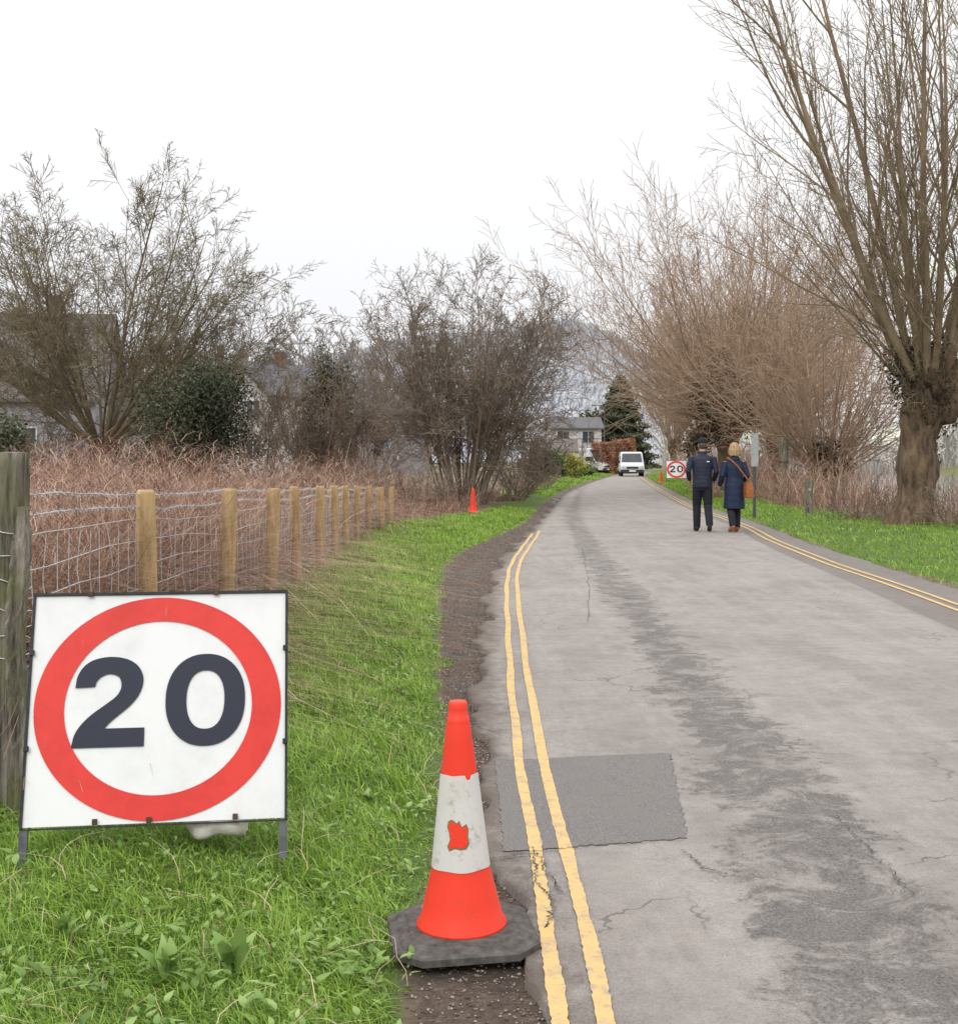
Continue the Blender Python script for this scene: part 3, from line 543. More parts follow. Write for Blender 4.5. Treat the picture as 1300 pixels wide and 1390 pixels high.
grass_field('verge_grass',lambda D:np.where(D<24,-2.35,XG(D)-np.interp(D,[24,28,33,45],[3.2,2.6,1.2,1.6])),XG,2.6,36,160000,lambda D:np.interp(D,[2.6,10,36],[.12,.13,.14]),lambda D:np.interp(D,[2.6,5,12,36],[.0045,.006,.011,.028]),'lush green grass on the left verge between fence and road')
grass_field('verge_grass_right',lambda D:XR(D)+.04,lambda D:XR(D)+np.interp(D,[10,26,34,60],[4.4,4.0,2.0,1.8]),11,100,40000,lambda D:np.interp(D,[11,36,100],[.12,.15,.28]),lambda D:np.interp(D,[11,30,100],[.011,.02,.07]),'short green grass on the right verge below the willows')
grass_field('verge_grass_far',lambda D:XG(D)-2.2,XG,48,120,9000,lambda D:.2+0*D,lambda D:np.interp(D,[48,120],[.04,.08]),'distant strip of grass beside the left road edge near the shed')
wmt=MR('weed_leaves',[(0,(.07,.13,.025)),(.5,(.18,.30,.07)),(1,(.34,.46,.17))],.5,.25)
n=6500; kc=330; cD=2.7*np.exp(np.random.rand(kc)*math.log(16/2.7)); cX=-2.1+(XG(cD)+2.02)*np.random.rand(kc); k=np.random.randint(0,kc,n)
xx=np.minimum(cX[k]+np.random.randn(n)*.08,XG(cD[k])-.01); D=cD[k]+np.random.randn(n)*.09; P=np.stack([xx,D,gz(xx,D)+np.random.uniform(.005,.05,n)],-1)
sz=np.random.uniform(.007,.02,kc)[k]*np.random.uniform(.6,1.4,n)
p=ribbons(P,sz*1.6,sz*np.random.uniform(.8,1.3,n),np.random.uniform(.6,1.8,n),np.random.uniform(0,6.3,n),4,'leaf',.42)
tag(add_ribbons('verge_weeds',[(p,np.clip(np.random.rand(kc)[k]*.6+np.random.rand(n)*.4,0,1))],wmt),'small broad leaved weeds scattered through the left verge grass','weeds',kind='stuff')
n=420; D=2.8*np.exp(np.random.rand(n)*math.log(12/2.8)); xx=-2.2+(XG(D)+2.2)*np.random.rand(n); P=np.stack([xx,D,gz(xx,D)+.02],-1)
tag(add_ribbons('dry_stalks',[(ribbons(P,np.random.uniform(.05,.2,n),np.full(n,.0035),np.random.uniform(.2,2.5,n),np.random.uniform(0,6.3,n),4,'stem',.5,.05),np.random.uniform(.6,1,n))],br),'pale dead stalks lying in the left verge grass','stalks',kind='stuff')
def dock(px,py,sz,label,seed,n=9):
    np.random.seed(seed); D_=(H-.12)*F/(py-HY); x=X(px,D_); e_=empty('dock_plant',(x,D_,gzf(x,D_)),0,label,'plant')
    p=ribbons(np.random.randn(n,3)*np.array([.012,.012,0])+np.array([0,0,.02]),np.random.uniform(.6,1.15,n)*sz,np.random.uniform(.28,.42,n)*sz,np.random.uniform(.2,.9,n),np.random.uniform(0,6.3,n),7,'leaf',.3,.035)
    add_ribbons('leaves',[(p,np.random.uniform(.35,.9,n))],wmt,e_)
dock(315,1268,.15,'broad leaved dock plant in the grass below the right sign leg',1)
dock(225,1290,.12,'broad leaved dock plant at the bottom, left of the one below the right sign leg',7)
dock(90,1240,.08,'leafy weed clump at the lower left below the large speed sign',2)
dock(500,1050,.07,'leafy weed clump on the verge between the large sign and the near cone',4)
def rocks(name,P,sz,mat,label):
    n=len(P); o=np.array([[1,0,0],[0,1,0],[-1,0,0],[0,-1,0],[0,0,.7],[0,0,-.7]],float); V=(o[None]*(1+.3*np.random.randn(n,6,1)))*sz[:,None,None]+P[:,None,:]
    f=np.array([[0,1,4],[1,2,4],[2,3,4],[3,0,4],[1,0,5],[2,1,5],[3,2,5],[0,3,5]]); Q_=(f[None]+np.arange(n)[:,None,None]*6).reshape(-1,3)
    return tag(fast_mesh(name,V.reshape(-1,3),Q_,mat,rnd=np.repeat(np.random.rand(n),6)),label,'gravel',kind='stuff')
rkm=MR('gravel_stone',[(0,(.07,.052,.04)),(.6,(.18,.145,.12)),(1,(.34,.30,.27))],.9)
n=7000; D=2.8*np.exp(np.random.rand(n)*math.log(30/2.8)); xx=XG(D)-.05+(XL(D)+.1-XG(D))*np.random.rand(n)**.8; P=np.stack([xx,D,gz(xx,D)+.002],-1)
rocks('gravel',P,np.random.uniform(.0015,.007,n)*np.interp(D,[3,30],[1,2.5]),rkm,'loose stones and grit in the muddy strip beside the left road edge')
# ---------------------------------------------------------------- fence
wood=M('treated_timber',(.50,.355,.18),(.25,.165,.08),14,.85,.6,stretch=(1,1,.12)); wire=M('galvanised_wire',(.58,.59,.61),(.42,.42,.44),30,.45,0,.3)
s=NT('weathered_timber'); mp=s.n('ShaderNodeMapping'); mp.inputs['Scale'].default_value=(9,9,.8); s.l(s.co(),mp.inputs[0]); g_=s.noise(3,8,.7,vec=mp.outputs[0]); al=s.noise(4,4,.6)
c=s.ramp(g_,[(.38,(.045,.038,.032)),(.5,(.20,.175,.15)),(.66,(.38,.35,.30))]); c=s.mix(s.math('MULTIPLY',s.step(al,.42,.6),.5),c,(.18,.19,.08)); s.bump(g_,1,.03); oldw=s.done(c,.95)
fe=empty('wire_fence',(-1.8,6.9,0),0,'wire stock fence on yellowish round timber posts along the left verge','fence')
def fz(D): return float(np.interp(D,[4.9,6.9,10,14,24,27],[1.33,1.30,1.23,1.14,.91,.88]))
posts=[(203,6.9,.052),(307,8.6,.052),(367,10.2,.052),(404,12,.05),(435,14,.05),(455,16,.05),(470,18,.05),(485,20,.05),(500,22,.055),(517,24,.08),(530,26,.06)]
FP=[]
for px,D,r_ in posts:
    x=X(px,D); zt=fz(D)+random.uniform(-.03,.03); g_=gzf(x,D); bm=bmesh.new(); lx=random.uniform(-.018,.018)
    prof=[(r_*1.02,-.2),(r_,.3),(r_*1.03,.6),(r_*.98,zt-g_-.02),(r_*.8,zt-g_)]
    ring_loft(bm,[[(r*math.cos(2*PI*k/14)*(1+.05*math.sin(k*2.3+px))+lx*z*2,r*math.sin(2*PI*k/14),z) for k in range(14)] for r,z in prof])
    o=obj('post',bm,wood,fe,True); o.location=(x+1.8,D-6.9,g_); FP.append((x,D))
def fx(D): return float(np.interp(D,[4.9]+[p[1] for p in FP],[-1.8]+[p[0] for p in FP]))-.055
def wirepts(hf,d0=4.95,d1=24,st=.45,sag=.02,j=.006):
    P=[];D=d0
    while D<=d1: P.append(Vector((fx(D)+random.gauss(0,.004)+1.8,D-6.9,hf(D)+random.gauss(0,j)+sag*math.sin(D*1.7+hf(D)*9)))); D+=st
    return P
for k,off in enumerate((.04,.12)):
    T=Tub(); P=wirepts(lambda D:fz(D)-off,st=.3,sag=.015); T.tube(P,[.003]*len(P),4); P2=[p+Vector((.003,0,.004*math.sin(i*2.5))) for i,p in enumerate(P)]; T.tube(P2,[.002]*len(P2),3)
    for i in range(len(P)-1):
        for f_ in (.2,.55,.9):
            q=P[i].lerp(P[i+1],f_); 
            for a in (0,1.4,2.6): d=Vector((math.cos(a),.4*math.sin(a*3),math.sin(a)))*.02; T.tube([q-d,q+d],[.0018,.0014],3)
    T.build('barbed_wire',wire,fe)
for k in range(7):
    off=.2+.02*k+k*.105; T=Tub(); P=wirepts(lambda D:fz(D)-off*np.interp(D,[5,24],[1,.75]),sag=.012); T.tube(P,[.0028]*len(P),4); T.build('line_wire',wire,fe)
T=Tub(); D=5.05
while D<24:
    x=fx(D)+1.8; z1=fz(D)-.2; z0=fz(D)-np.interp(D,[5,24],[.95,.74]); P=[Vector((x+random.gauss(0,.006),D-6.9+random.gauss(0,.01),z1+(z0-z1)*i/4)) for i in range(5)]; T.tube(P,[.0022]*5,3); D+=.16
T.build('wire_netting',wire,fe)
x=X(15,4.86); e_=empty('weathered_post',(x,4.86,gzf(x,4.86)),0,'thick weathered grey green gatepost at the near end of the wire fence','post')
bm=bmesh.new(); hz=1.47-gzf(x,4.86); rows=[]
for z in np.linspace(-.2,hz,46):
    r=.072-.006*max(0,z/hz); cut=1-.25*smooth((1.02-z)/.05)
    rows.append([(r*math.cos(2*PI*k/24)*(1+.05*math.sin(k*1.9)+.03*math.sin(z*9+k)+random.gauss(0,.015))*(cut if math.cos(2*PI*k/24)>0 else 1),r*math.sin(2*PI*k/24)*(1+.04*math.cos(k*2.7)),z) for k in range(24)])
rows.append([(v[0]*.6,v[1]*.6,hz+.004) for v in rows[-1]]); ring_loft(bm,rows)
obj('post_shaft',bm,oldw,e_,True)
bm=bmesh.new(); rows=[]
for z in np.linspace(-.1,1.17,40):
    q=1-.5*smooth((z-1.0)/.17); rows.append([(.062+.03*a*q+.012*math.sin(z*7)+random.gauss(0,.002),-.10+.03*b*q+.05*z*.4+random.gauss(0,.002),z) for a,b in ((-1,-1),(-.3,-1.15),(.4,-.95),(1,-1),(1.1,0),(1,1),(0,1),(-1,1))])
ring_loft(bm,rows); obj('split_rail',bm,oldw,e_)
T=Tub(); P=[Vector((.077*math.cos(a),.077*math.sin(a),hz-.22-.1*a/(2*PI)+.01*math.sin(a*2.3))) for a in np.linspace(0,2*PI*6,90)]; T.tube(P,[.0025]*90,4)
T.build('wire_wrap',wire,e_)
# ---------------------------------------------------------------- speed signs
mwhite=M('sign_white',(.68,.69,.70),(.62,.63,.65),4,.4)
s=NT('sign_face'); a_=s.noise(3,6,.7); b_=s.noise(60,4,.8); c=s.mix(s.step(a_,.4,.7),(.70,.71,.725),(.61,.62,.635)); c=s.mix(s.math('MULTIPLY',s.step(b_,.66,.74),.5),c,(.35,.31,.27)); mface=s.done(c,.45)
s=NT('sign_red'); a_=s.noise(5,6,.7); mp=s.n('ShaderNodeMapping'); mp.inputs['Scale'].default_value=(60,4,4); s.l(s.co(),mp.inputs[0]); b_=s.noise(2,5,.7,vec=mp.outputs[0]); c=s.mix(s.step(a_,.35,.7),(.64,.042,.033),(.53,.033,.028)); c=s.mix(s.math('MULTIPLY',s.step(b_,.64,.74),.45),c,(.62,.25,.22)); mred=s.done(c,.45)
s=NT('sign_digits'); b_=s.noise(70,4,.8); mblk=s.done(s.mix(s.math('MULTIPLY',s.step(b_,.64,.74),.6),(.020,.024,.042),(.16,.16,.18)),.5)
mfrm=M('black_steel',(.035,.037,.042),(.02,.02,.022),20,.55,.2,.3); mgalv=M('dull_steel',(.13,.14,.15),(.07,.075,.08),15,.6,.2,.5); mrust=M('rusty_clip',(.10,.05,.03),(.04,.03,.025),30,.8)
def cat(pts,n=6):
    o=[]
    for i in range(len(pts)-1):
        p0=pts[max(i-1,0)];p1=pts[i];p2=pts[i+1];p3=pts[min(i+2,len(pts)-1)]
        for k in range(n):
            t=k/n; o.append(tuple(.5*((2*p1[j])+(-p0[j]+p2[j])*t+(2*p0[j]-5*p1[j]+4*p2[j]-p3[j])*t*t+(-p0[j]+3*p1[j]-3*p2[j]+p3[j])*t**3) for j in (0,1)))
    o.append(pts[-1]); return o
two=cat([(2,80),(4,95),(12,109),(26,118),(47,121.5),(68,118.5),(83,110),(91,97),(92,83),(87,69),(77,56),(63,44),(50,33),(43,25)])+[(96,25),(96,0),(0,0)]+cat([(0,0),(3,16),(11,30),(25,44),(43,57),(56,67),(62,76),(63,85),(59,94),(48,98),(37,95),(30,88),(28,80)])[1:]
def sign(loc,rz,label,sc_=1.0,lean=17,leg=.19,group=None):
    e_=empty('speed_limit_sign',loc,rz,label,'sign',group); cl,sn=math.cos(R(lean)),math.sin(R(lean)); W_,H_=.895,.812
    def L(u,v,w_): return Vector((u*sc_,(v*sn-w_*cl)*sc_,(leg+v*cl+w_*sn)*sc_))
    def plate(bm,pts,w0,w1):
        a=[bm.verts.new(L(u,v,w0)) for u,v in pts]; b=[bm.verts.new(L(u,v,w1)) for u,v in pts]; n=len(pts)
        bm.faces.new(a[::-1]); bm.faces.new(b)
        for i in range(n): bm.faces.new((a[i],a[(i+1)%n],b[(i+1)%n],b[i]))
    def rect(u0,v0,u1,v1): return [(u0,v0),(u1,v0),(u1,v1),(u0,v1)]
    bm=bmesh.new(); plate(bm,rect(-W_/2+.008,.01,W_/2-.008,H_-.01),0,.004); obj('board',bm,mface,e_)
    bm=bmesh.new(); n=96; cv=.403
    o1=[bm.verts.new(L(.424*math.cos(2*PI*k/n),cv+.388*math.sin(2*PI*k/n),.0075)) for k in range(n)]; i1=[bm.verts.new(L(.322*math.cos(2*PI*k/n),cv+.302*math.sin(2*PI*k/n),.0075)) for k in range(n)]
    for k in range(n): bm.faces.new((o1[k],o1[(k+1)%n],i1[(k+1)%n],i1[k]))
    obj('red_ring',bm,mred,e_)
    bm=bmesh.new(); v0=.268; sy=.312/121; bm.faces.new([bm.verts.new(L(-.292+x_*.245/96,v0+y_*sy,.0085)) for x_,y_ in two[:-1]]); bmesh.ops.triangulate(bm,faces=bm.faces); obj('digit',bm,mblk,e_)
    bm=bmesh.new(); n=64; sg=lambda c_,p:math.copysign(abs(c_)**p,c_)
    o1=[];i1=[]
    for k in range(n):
        a=2*PI*k/n; o1.append(bm.verts.new(L(.160+.138*sg(math.cos(a),.92),v0+.156+.161*sg(math.sin(a),.9),.0085))); i1.append(bm.verts.new(L(.160+.066*sg(math.cos(a),.85),v0+.156+.102*sg(math.sin(a),.9),.0085)))
    for k in range(n): bm.faces.new((o1[k],o1[(k+1)%n],i1[(k+1)%n],i1[k]))
    obj('digit',bm,mblk,e_)
    bm=bmesh.new(); t=.009
    plate(bm,rect(-W_/2,H_-t,W_/2,H_),-.012,.012); plate(bm,rect(-W_/2,0,W_/2,t*.6),-.012,.008); plate(bm,rect(-W_/2,t*.6,-W_/2+t,H_-t),-.012,.012); plate(bm,rect(W_/2-t,t*.6,W_/2,H_-t),-.012,.012)
    obj('frame',bm,mfrm,e_)
    for s_ in (-1,1):
        bm=bmesh.new(); plate(bm,rect(s_*(W_/2-.014)-.014,-leg/cl-.02,s_*(W_/2-.014)+.014,-.001),-.01,.006); obj('leg',bm,mgalv,e_)
        bm=bmesh.new(); p=L(s_*(W_/2-.05),H_-.05,-.03); tube(bm,[p,(p.x,p.y+.33*sc_,-.02)],.012*sc_,6); obj('rear_leg',bm,mgalv,e_)
    for u,v in ((.19,H_-.006),(-.25,H_-.006),(W_/2-.008,.6),(W_/2-.008,.27),(-W_/2+.008,.27),(-W_/2+.008,.6),(.27,.02),(-.2,.02),(-.02,.02)):
        bm=bmesh.new(); plate(bm,rect(u-.009,v-.01,u+.009,v+.01),.0125,.019); bevel(bm,.002*sc_,1); obj('clip',bm,mrust if v<.1 or v>.7 else mfrm,e_)
    return e_
xs_=X(211,4.3); sign((xs_,4.3,gzf(xs_,4.3)-.0),R(8),'large white 20 speed limit board with red ring standing on the near left grass',leg=.188-gzf(xs_,4.3))
D=72; x=X(918,D); sign((x,D,gzf(x,D)+.05),R(-4),'small distant 20 speed limit board on the right verge beyond the walkers',sc_=1.3,leg=.15)
bm=bmesh.new(); bmesh.ops.create_uvsphere(bm,u_segments=32,v_segments=18,radius=1)
for v in bm.verts:
    c_=v.co; k=1+.10*math.sin(c_.x*6+c_.z*3)+.05*math.sin(c_.y*9+c_.x*11); sx=math.copysign(abs(c_.x)**.7,c_.x); v.co=Vector((sx*.11*k,c_.y*.09*k,max(c_.z,-.5)*.075*k+.03))
D_=4.42; x=X(298,D_); o=obj('sandbag',bm,M('white_sacking',(.64,.62,.57),(.42,.40,.36),14,.8,.6),None,True); o.location=(x,D_,gzf(x,D_)+.075); o.rotation_euler=(0,0,R(15)); tag(o,'dirty white sandbag lying in the grass behind the large speed sign','sandbag')
# ---------------------------------------------------------------- cones
s=NT('cone_orange'); a_=s.noise(14,8,.75); mp=s.n('ShaderNodeMapping'); mp.inputs['Scale'].default_value=(40,40,3); s.l(s.co(),mp.inputs[0]); b_=s.noise(2,6,.75,vec=mp.outputs[0])
c=s.mix(s.step(a_,.5,.8),(.76,.045,.022),(.52,.055,.035)); c=s.mix(s.math('MULTIPLY',s.step(b_,.58,.75),.5),c,(.40,.09,.06)); conem=s.done(c,.5)
s=NT('cone_sleeve'); a_=s.noise(22,8,.8); b_=s.noise(5,5,.6); c=s.mix(s.step(a_,.52,.70),(.58,.57,.555),(.36,.33,.29)); c=s.mix(s.math('MULTIPLY',s.step(b_,.48,.7),.4),c,(.46,.41,.36)); slm=s.done(c,.5)
rubm=M('black_rubber',(.115,.105,.097),(.045,.042,.04),25,.85,.12,dist=.004); tornm=M('torn_edge',(.30,.17,.07),(.2,.11,.05),30,.8)
def cone_r(z): return float(np.interp(z,[.045,.052,.075,.226,.51,.70,.72],[.139,.137,.124,.087,.0545,.031,.028]))
def cone(loc,label,rz=0,sc_=1,detail=True,group=None,tilt=0):
    e_=empty('traffic_cone',loc,rz,label,'traffic cone',group); e_.scale=(sc_,)*3; e_.rotation_euler=(0,tilt,rz)
    bm=bmesh.new(); 
    def oc(r,c_,z): return [(x_*r,y_*r,z) for x_,y_ in ((1,-1+c_),(1,1-c_),(1-c_,1),(-1+c_,1),(-1,1-c_),(-1,-1+c_),(-1+c_,-1),(1-c_,-1))]
    ring_loft(bm,[oc(.212,.35,0),oc(.218,.35,.004),oc(.218,.35,.024),oc(.212,.35,.030),oc(.196,.35,.032),oc(.188,.35,.040),oc(.165,.38,.0405),oc(.16,.38,.046)]); obj('base',bm,rubm,e_)
    bm=bmesh.new(); lathe(bm,[(cone_r(z),z) for z in (.045,.052,.075,.12,.17,.22,.26,.35,.5,.55,.6,.65)]+[(.0345,.66),(.0345,.672),(.031,.676),(.029,.70),(.0285,.716),(.025,.722),(.018,.722)],40); obj('cone_body',bm,conem,e_,True)
    if not detail: return e_
    bm=bmesh.new(); n=96
    rows=[]
    for q in np.linspace(0,1,10):
        rows.append([((cone_r(z_)+.0022)*math.cos(a),(cone_r(z_)+.0022)*math.sin(a),z_) for a in [2*PI*k/n for k in range(n)] for z_ in [(.226+.0015*math.sin(a*5))*(1-q)+(.507+.001*math.sin(a*7)-(.012 if -1.35<a-2*PI<-1.1 else 0))*q]])
    ring_loft(bm,rows,False); obj('reflective_sleeve',bm,slm,e_,True)
    for nm,f_,dr,mt in (('torn_patch',1.18,.0032,tornm),('torn_patch',1.0,.0042,conem)):
        bm=bmesh.new(); random.seed(5)
        out=[(-1,.9),(-.6,1.05),(-.1,.8),(.1,1),(.35,.55),(.8,.75),(1,.35),(.9,-.1),(1,-.6),(.7,-.95),(.2,-1),(-.3,-.9),(-.8,-1.1),(-1,-.8),(-.75,-.3),(-.9,.2),(-1.1,.5)]
        def cp(a,z): r=cone_r(z)+dr; return (r*math.cos(a),r*math.sin(a),z)
        a0=-PI/2-.2; z0=.335; rings=[]
        for q in (.01,.35,.7,1.0): rings.append([bm.verts.new(cp(a0+x_*.36*q*f_,z0+y_*.037*q*f_)) for x_,y_ in out])
        for r1,r2 in zip(rings,rings[1:]):
            for k in range(len(out)): bm.faces.new((r1[k],r1[(k+1)%len(out)],r2[(k+1)%len(out)],r2[k]))
        obj(nm,bm,mt,e_)
    return e_
cone((X(627,3.82),3.82,-.012),'tall red and white traffic cone with torn sleeve, nearest the camera',R(8),tilt=R(-1))
x=X(642,31); cone((x,31,gzf(x,31)),'small red traffic cone standing past the left grass verge below the bare trees',.3,.9,False)
x=X(897,72); cone((x,72,gzf(x,72)),'distant traffic cone just left of the far speed sign',.1,1.05,False)
# ---------------------------------------------------------------- street things
mboard=M('pale_board',(.42,.44,.43),(.33,.35,.35),6,.5)
D=30; x=X(1024,D); e_=empty('marker_board',(x,D,gzf(x,D)),0,'tall narrow pale marker board on a grey post behind the woman','sign')
bm=bmesh.new(); box(bm,(0,.04,1.0),(.06,.06,2.1)); obj('post',bm,mgalv,e_); bm=bmesh.new(); box(bm,(0,0,1.66),(.17,.02,.80)); bevel(bm,.006); obj('panel',bm,mboard,e_)
D=41; x=X(1063,D); e_=empty('timber_post',(x,D,gzf(x,D)),0,'tall thick timber post on the verge right of the pale marker board','post')
bm=bmesh.new(); lathe(bm,[(.17,-.2),(.16,.5),(.155,1.2),(.16,1.95),(.13,2.02),(.02,2.03)],14); obj('shaft',bm,oldw,e_,True)
bm=bmesh.new(); lathe(bm,[(.172,1.2),(.172,1.25)],14); obj('band',bm,mgalv,e_)
D=29.7; x=X(1097,D); e_=empty('timber_bollard',(x,D,gzf(x,D)),0,'short weathered timber bollard in the grass left of the nearest willow','bollard')
bm=bmesh.new(); box(bm,(0,0,.38),(.17,.17,.95)); bevel(bm,.015); obj('shaft',bm,oldw,e_); bm=bmesh.new(); box(bm,(0,-.087,.66),(.06,.006,.06)); obj('reflector',bm,mboard,e_)
D=120; x=X(820,D); e_=empty('street_lamp',(x,D,0),0,'thin grey street lamp left of the conifer','street lamp')
bm=bmesh.new(); tube(bm,[(0,0,-.2),(0,0,1.2),(0,0,6.3)],[.09,.07,.045],8); obj('pole',bm,mgalv,e_); bm=bmesh.new(); tube(bm,[(0,0,6.2),(-.3,0,6.5),(-.8,0,6.55)],.03,6); obj('arm',bm,mgalv,e_); bm=bmesh.new(); box(bm,(-1.0,0,6.52),(.5,.18,.1)); bevel(bm,.02); obj('lamp_head',bm,mgalv,e_)
D=80; e_=empty('moored_boat',(19.4,D,-1.0),R(20),'small white boat moored by the river bank beyond the woman','boat')
bm=bmesh.new(); rows=[]
for q in np.linspace(0,1,12):
    w_=max(.05,1.1*(1-q**3)); y=-3+6.5*q; rows.append([(-w_,y,1.0+.3*q*q),(-w_*.8,y,.2),(0,y,-.15),(w_*.8,y,.2),(w_,y,1.0+.3*q*q)])
ring_loft(bm,rows); obj('hull',bm,mwhite,e_,False); bm=bmesh.new(); box(bm,(0,-.4,1.5),(1.6,2.8,.95)); bevel(bm,.2,3); cb=obj('cabin',bm,mwhite,e_); bm=bmesh.new(); box(bm,(0,-.4,1.6),(1.64,2.0,.35)); obj('window',bm,mgl,cb)
# ---------------------------------------------------------------- vans
mvan=M('van_white',(.60,.61,.62),(.54,.55,.56),3,.3); mtyre=M('tyre',(.03,.03,.03),(.02,.02,.02),10,.9); mlens=M('headlight_lens',(.7,.72,.75),(.5,.52,.55),9,.15); mplate=M('number_plate',(.75,.74,.68),(.7,.7,.6),9,.5)
def van(name,loc,rz,label,length=4.6,hgt=1.95,wid=1.85):
    e_=empty(name,loc,rz,label,'van'); h=hgt; hw=wid/2; tp=lambda z:1-.10*max(0,(z-1.0))
    poly=[(-length/2,.35),(-length/2-.03,.62),(-length/2+.05,.86),(-length/2+.75,1.08),(-length/2+1.35,h-.12),(-length/2+1.7,h),(length/2-.1,h),(length/2,h-.15),(length/2,.35)]
    bm=bmesh.new(); prism(bm,poly,-hw,hw,tp); bevel(bm,.05,2); obj('body',bm,mvan,e_,False)
    a=(-length/2+.78,1.11); b=(-length/2+1.33,h-.15); nrm=Vector((0,-(b[1]-a[1]),b[0]-a[0])).normalized()*.03
    bm=bmesh.new(); P=[Vector((-hw*.88,a[0],a[1])),Vector((hw*.88,a[0],a[1])),Vector((hw*.80,b[0],b[1])),Vector((-hw*.80,b[0],b[1]))]; ring_loft(bm,[[p-nrm*.5 for p in P],[p+nrm for p in P]]); obj('windscreen',bm,mgl,e_)
    bm=bmesh.new(); box(bm,(0,-length/2-.06,.42),(wid*.98,.16,.26)); bevel(bm,.04); obj('bumper',bm,mdark,e_)
    bm=bmesh.new(); box(bm,(0,-length/2-.03,.70),(wid*.5,.06,.16)); bevel(bm,.01); obj('grille',bm,mdark,e_)
    bm=bmesh.new(); box(bm,(0,-length/2-.15,.44),(.52,.02,.11)); obj('number_plate',bm,mplate,e_)
    for s_ in (-1,1):
        bm=bmesh.new(); box(bm,(s_*hw*.76,-length/2-.02,.76),(.32,.1,.2)); bevel(bm,.03); obj('headlight',bm,mlens,e_)
        bm=bmesh.new(); box(bm,(s_*(hw+.1),-length/2+.85,1.15),(.18,.1,.24)); bevel(bm,.03); obj('wing_mirror',bm,mdark,e_)
        bm=bmesh.new(); box(bm,(s_*(hw*.975),-length/2+1.35,1.38),(.03,.75,.42)); obj('side_window',bm,mgl,e_)
        for yy in (-length/2+.75,length/2-.8):
            w_=empty('wheel',(s_*(hw-.11),yy,.33)); w_.parent=e_
            bm=bmesh.new(); tube(bm,[(-.11,0,0),(-.09,0,0),(.09,0,0),(.11,0,0)],[.3,.33,.33,.3],20); obj('tyre',bm,mtyre,w_); bm=bmesh.new(); tube(bm,[(-.118,0,0),(.118,0,0)],.2,14); obj('rim',bm,mgalv,w_)
    return e_
van('delivery_van',(X(856,101),101,0.01),R(-4),'white van driving towards the viewer along the road')
van('parked_van',(X(788,116),116,0),R(62),'white camper van parked in front of the white villa',5.2,2.4,2.0)
# ---------------------------------------------------------------- people
skin=M('skin',(.55,.34,.26),(.5,.3,.23),8,.6); navy=M('navy_quilt',(.024,.029,.052),(.014,.018,.036),14,.65,.2); navy2=M('navy_sleeve',(.020,.025,.052),(.013,.016,.036),14,.7,.2); coatm=M('blue_coat',(.014,.025,.062),(.009,.016,.042),14,.6,.2)
trou=M('dark_trousers',(.018,.020,.031),(.010,.011,.018),20,.85,.2); shoe_b=M('brown_shoes',(.06,.03,.02),(.03,.018,.012),20,.6); shoe_t=M('tan_shoes',(.42,.16,.05),(.3,.1,.03),20,.6); hairb=M('blonde_hair',(.46,.31,.17),(.22,.135,.07),14,.6,.6,stretch=(3,3,.35)); haird=M('grey_brown_hair',(.12,.09,.07),(.06,.045,.035),40,.7,.4); capm=M('black_cap',(.015,.016,.022),(.01,.01,.014),20,.8); bagm=M('tan_leather',(.36,.13,.04),(.24,.08,.024),20,.5,.2); eyem=M('eye_white',(.7,.7,.7),(.6,.6,.6),5,.3); lipm=M('lips',(.4,.14,.12),(.35,.12,.1),5,.5)
def remesh(o,v,sm=4):
    m_=o.modifiers.new('remesh','REMESH'); m_.mode='VOXEL'; m_.voxel_size=v; m_.use_smooth_shade=True
    if sm: k=o.modifiers.new('smooth','SMOOTH'); k.iterations=sm; k.factor=.5
    return o
def blob(bm,c,r,n=14):
    m_=Matrix.Translation(c)@Matrix.Diagonal((*r,1)); bmesh.ops.create_uvsphere(bm,u_segments=n*2,v_segments=n,radius=1,matrix=m_)
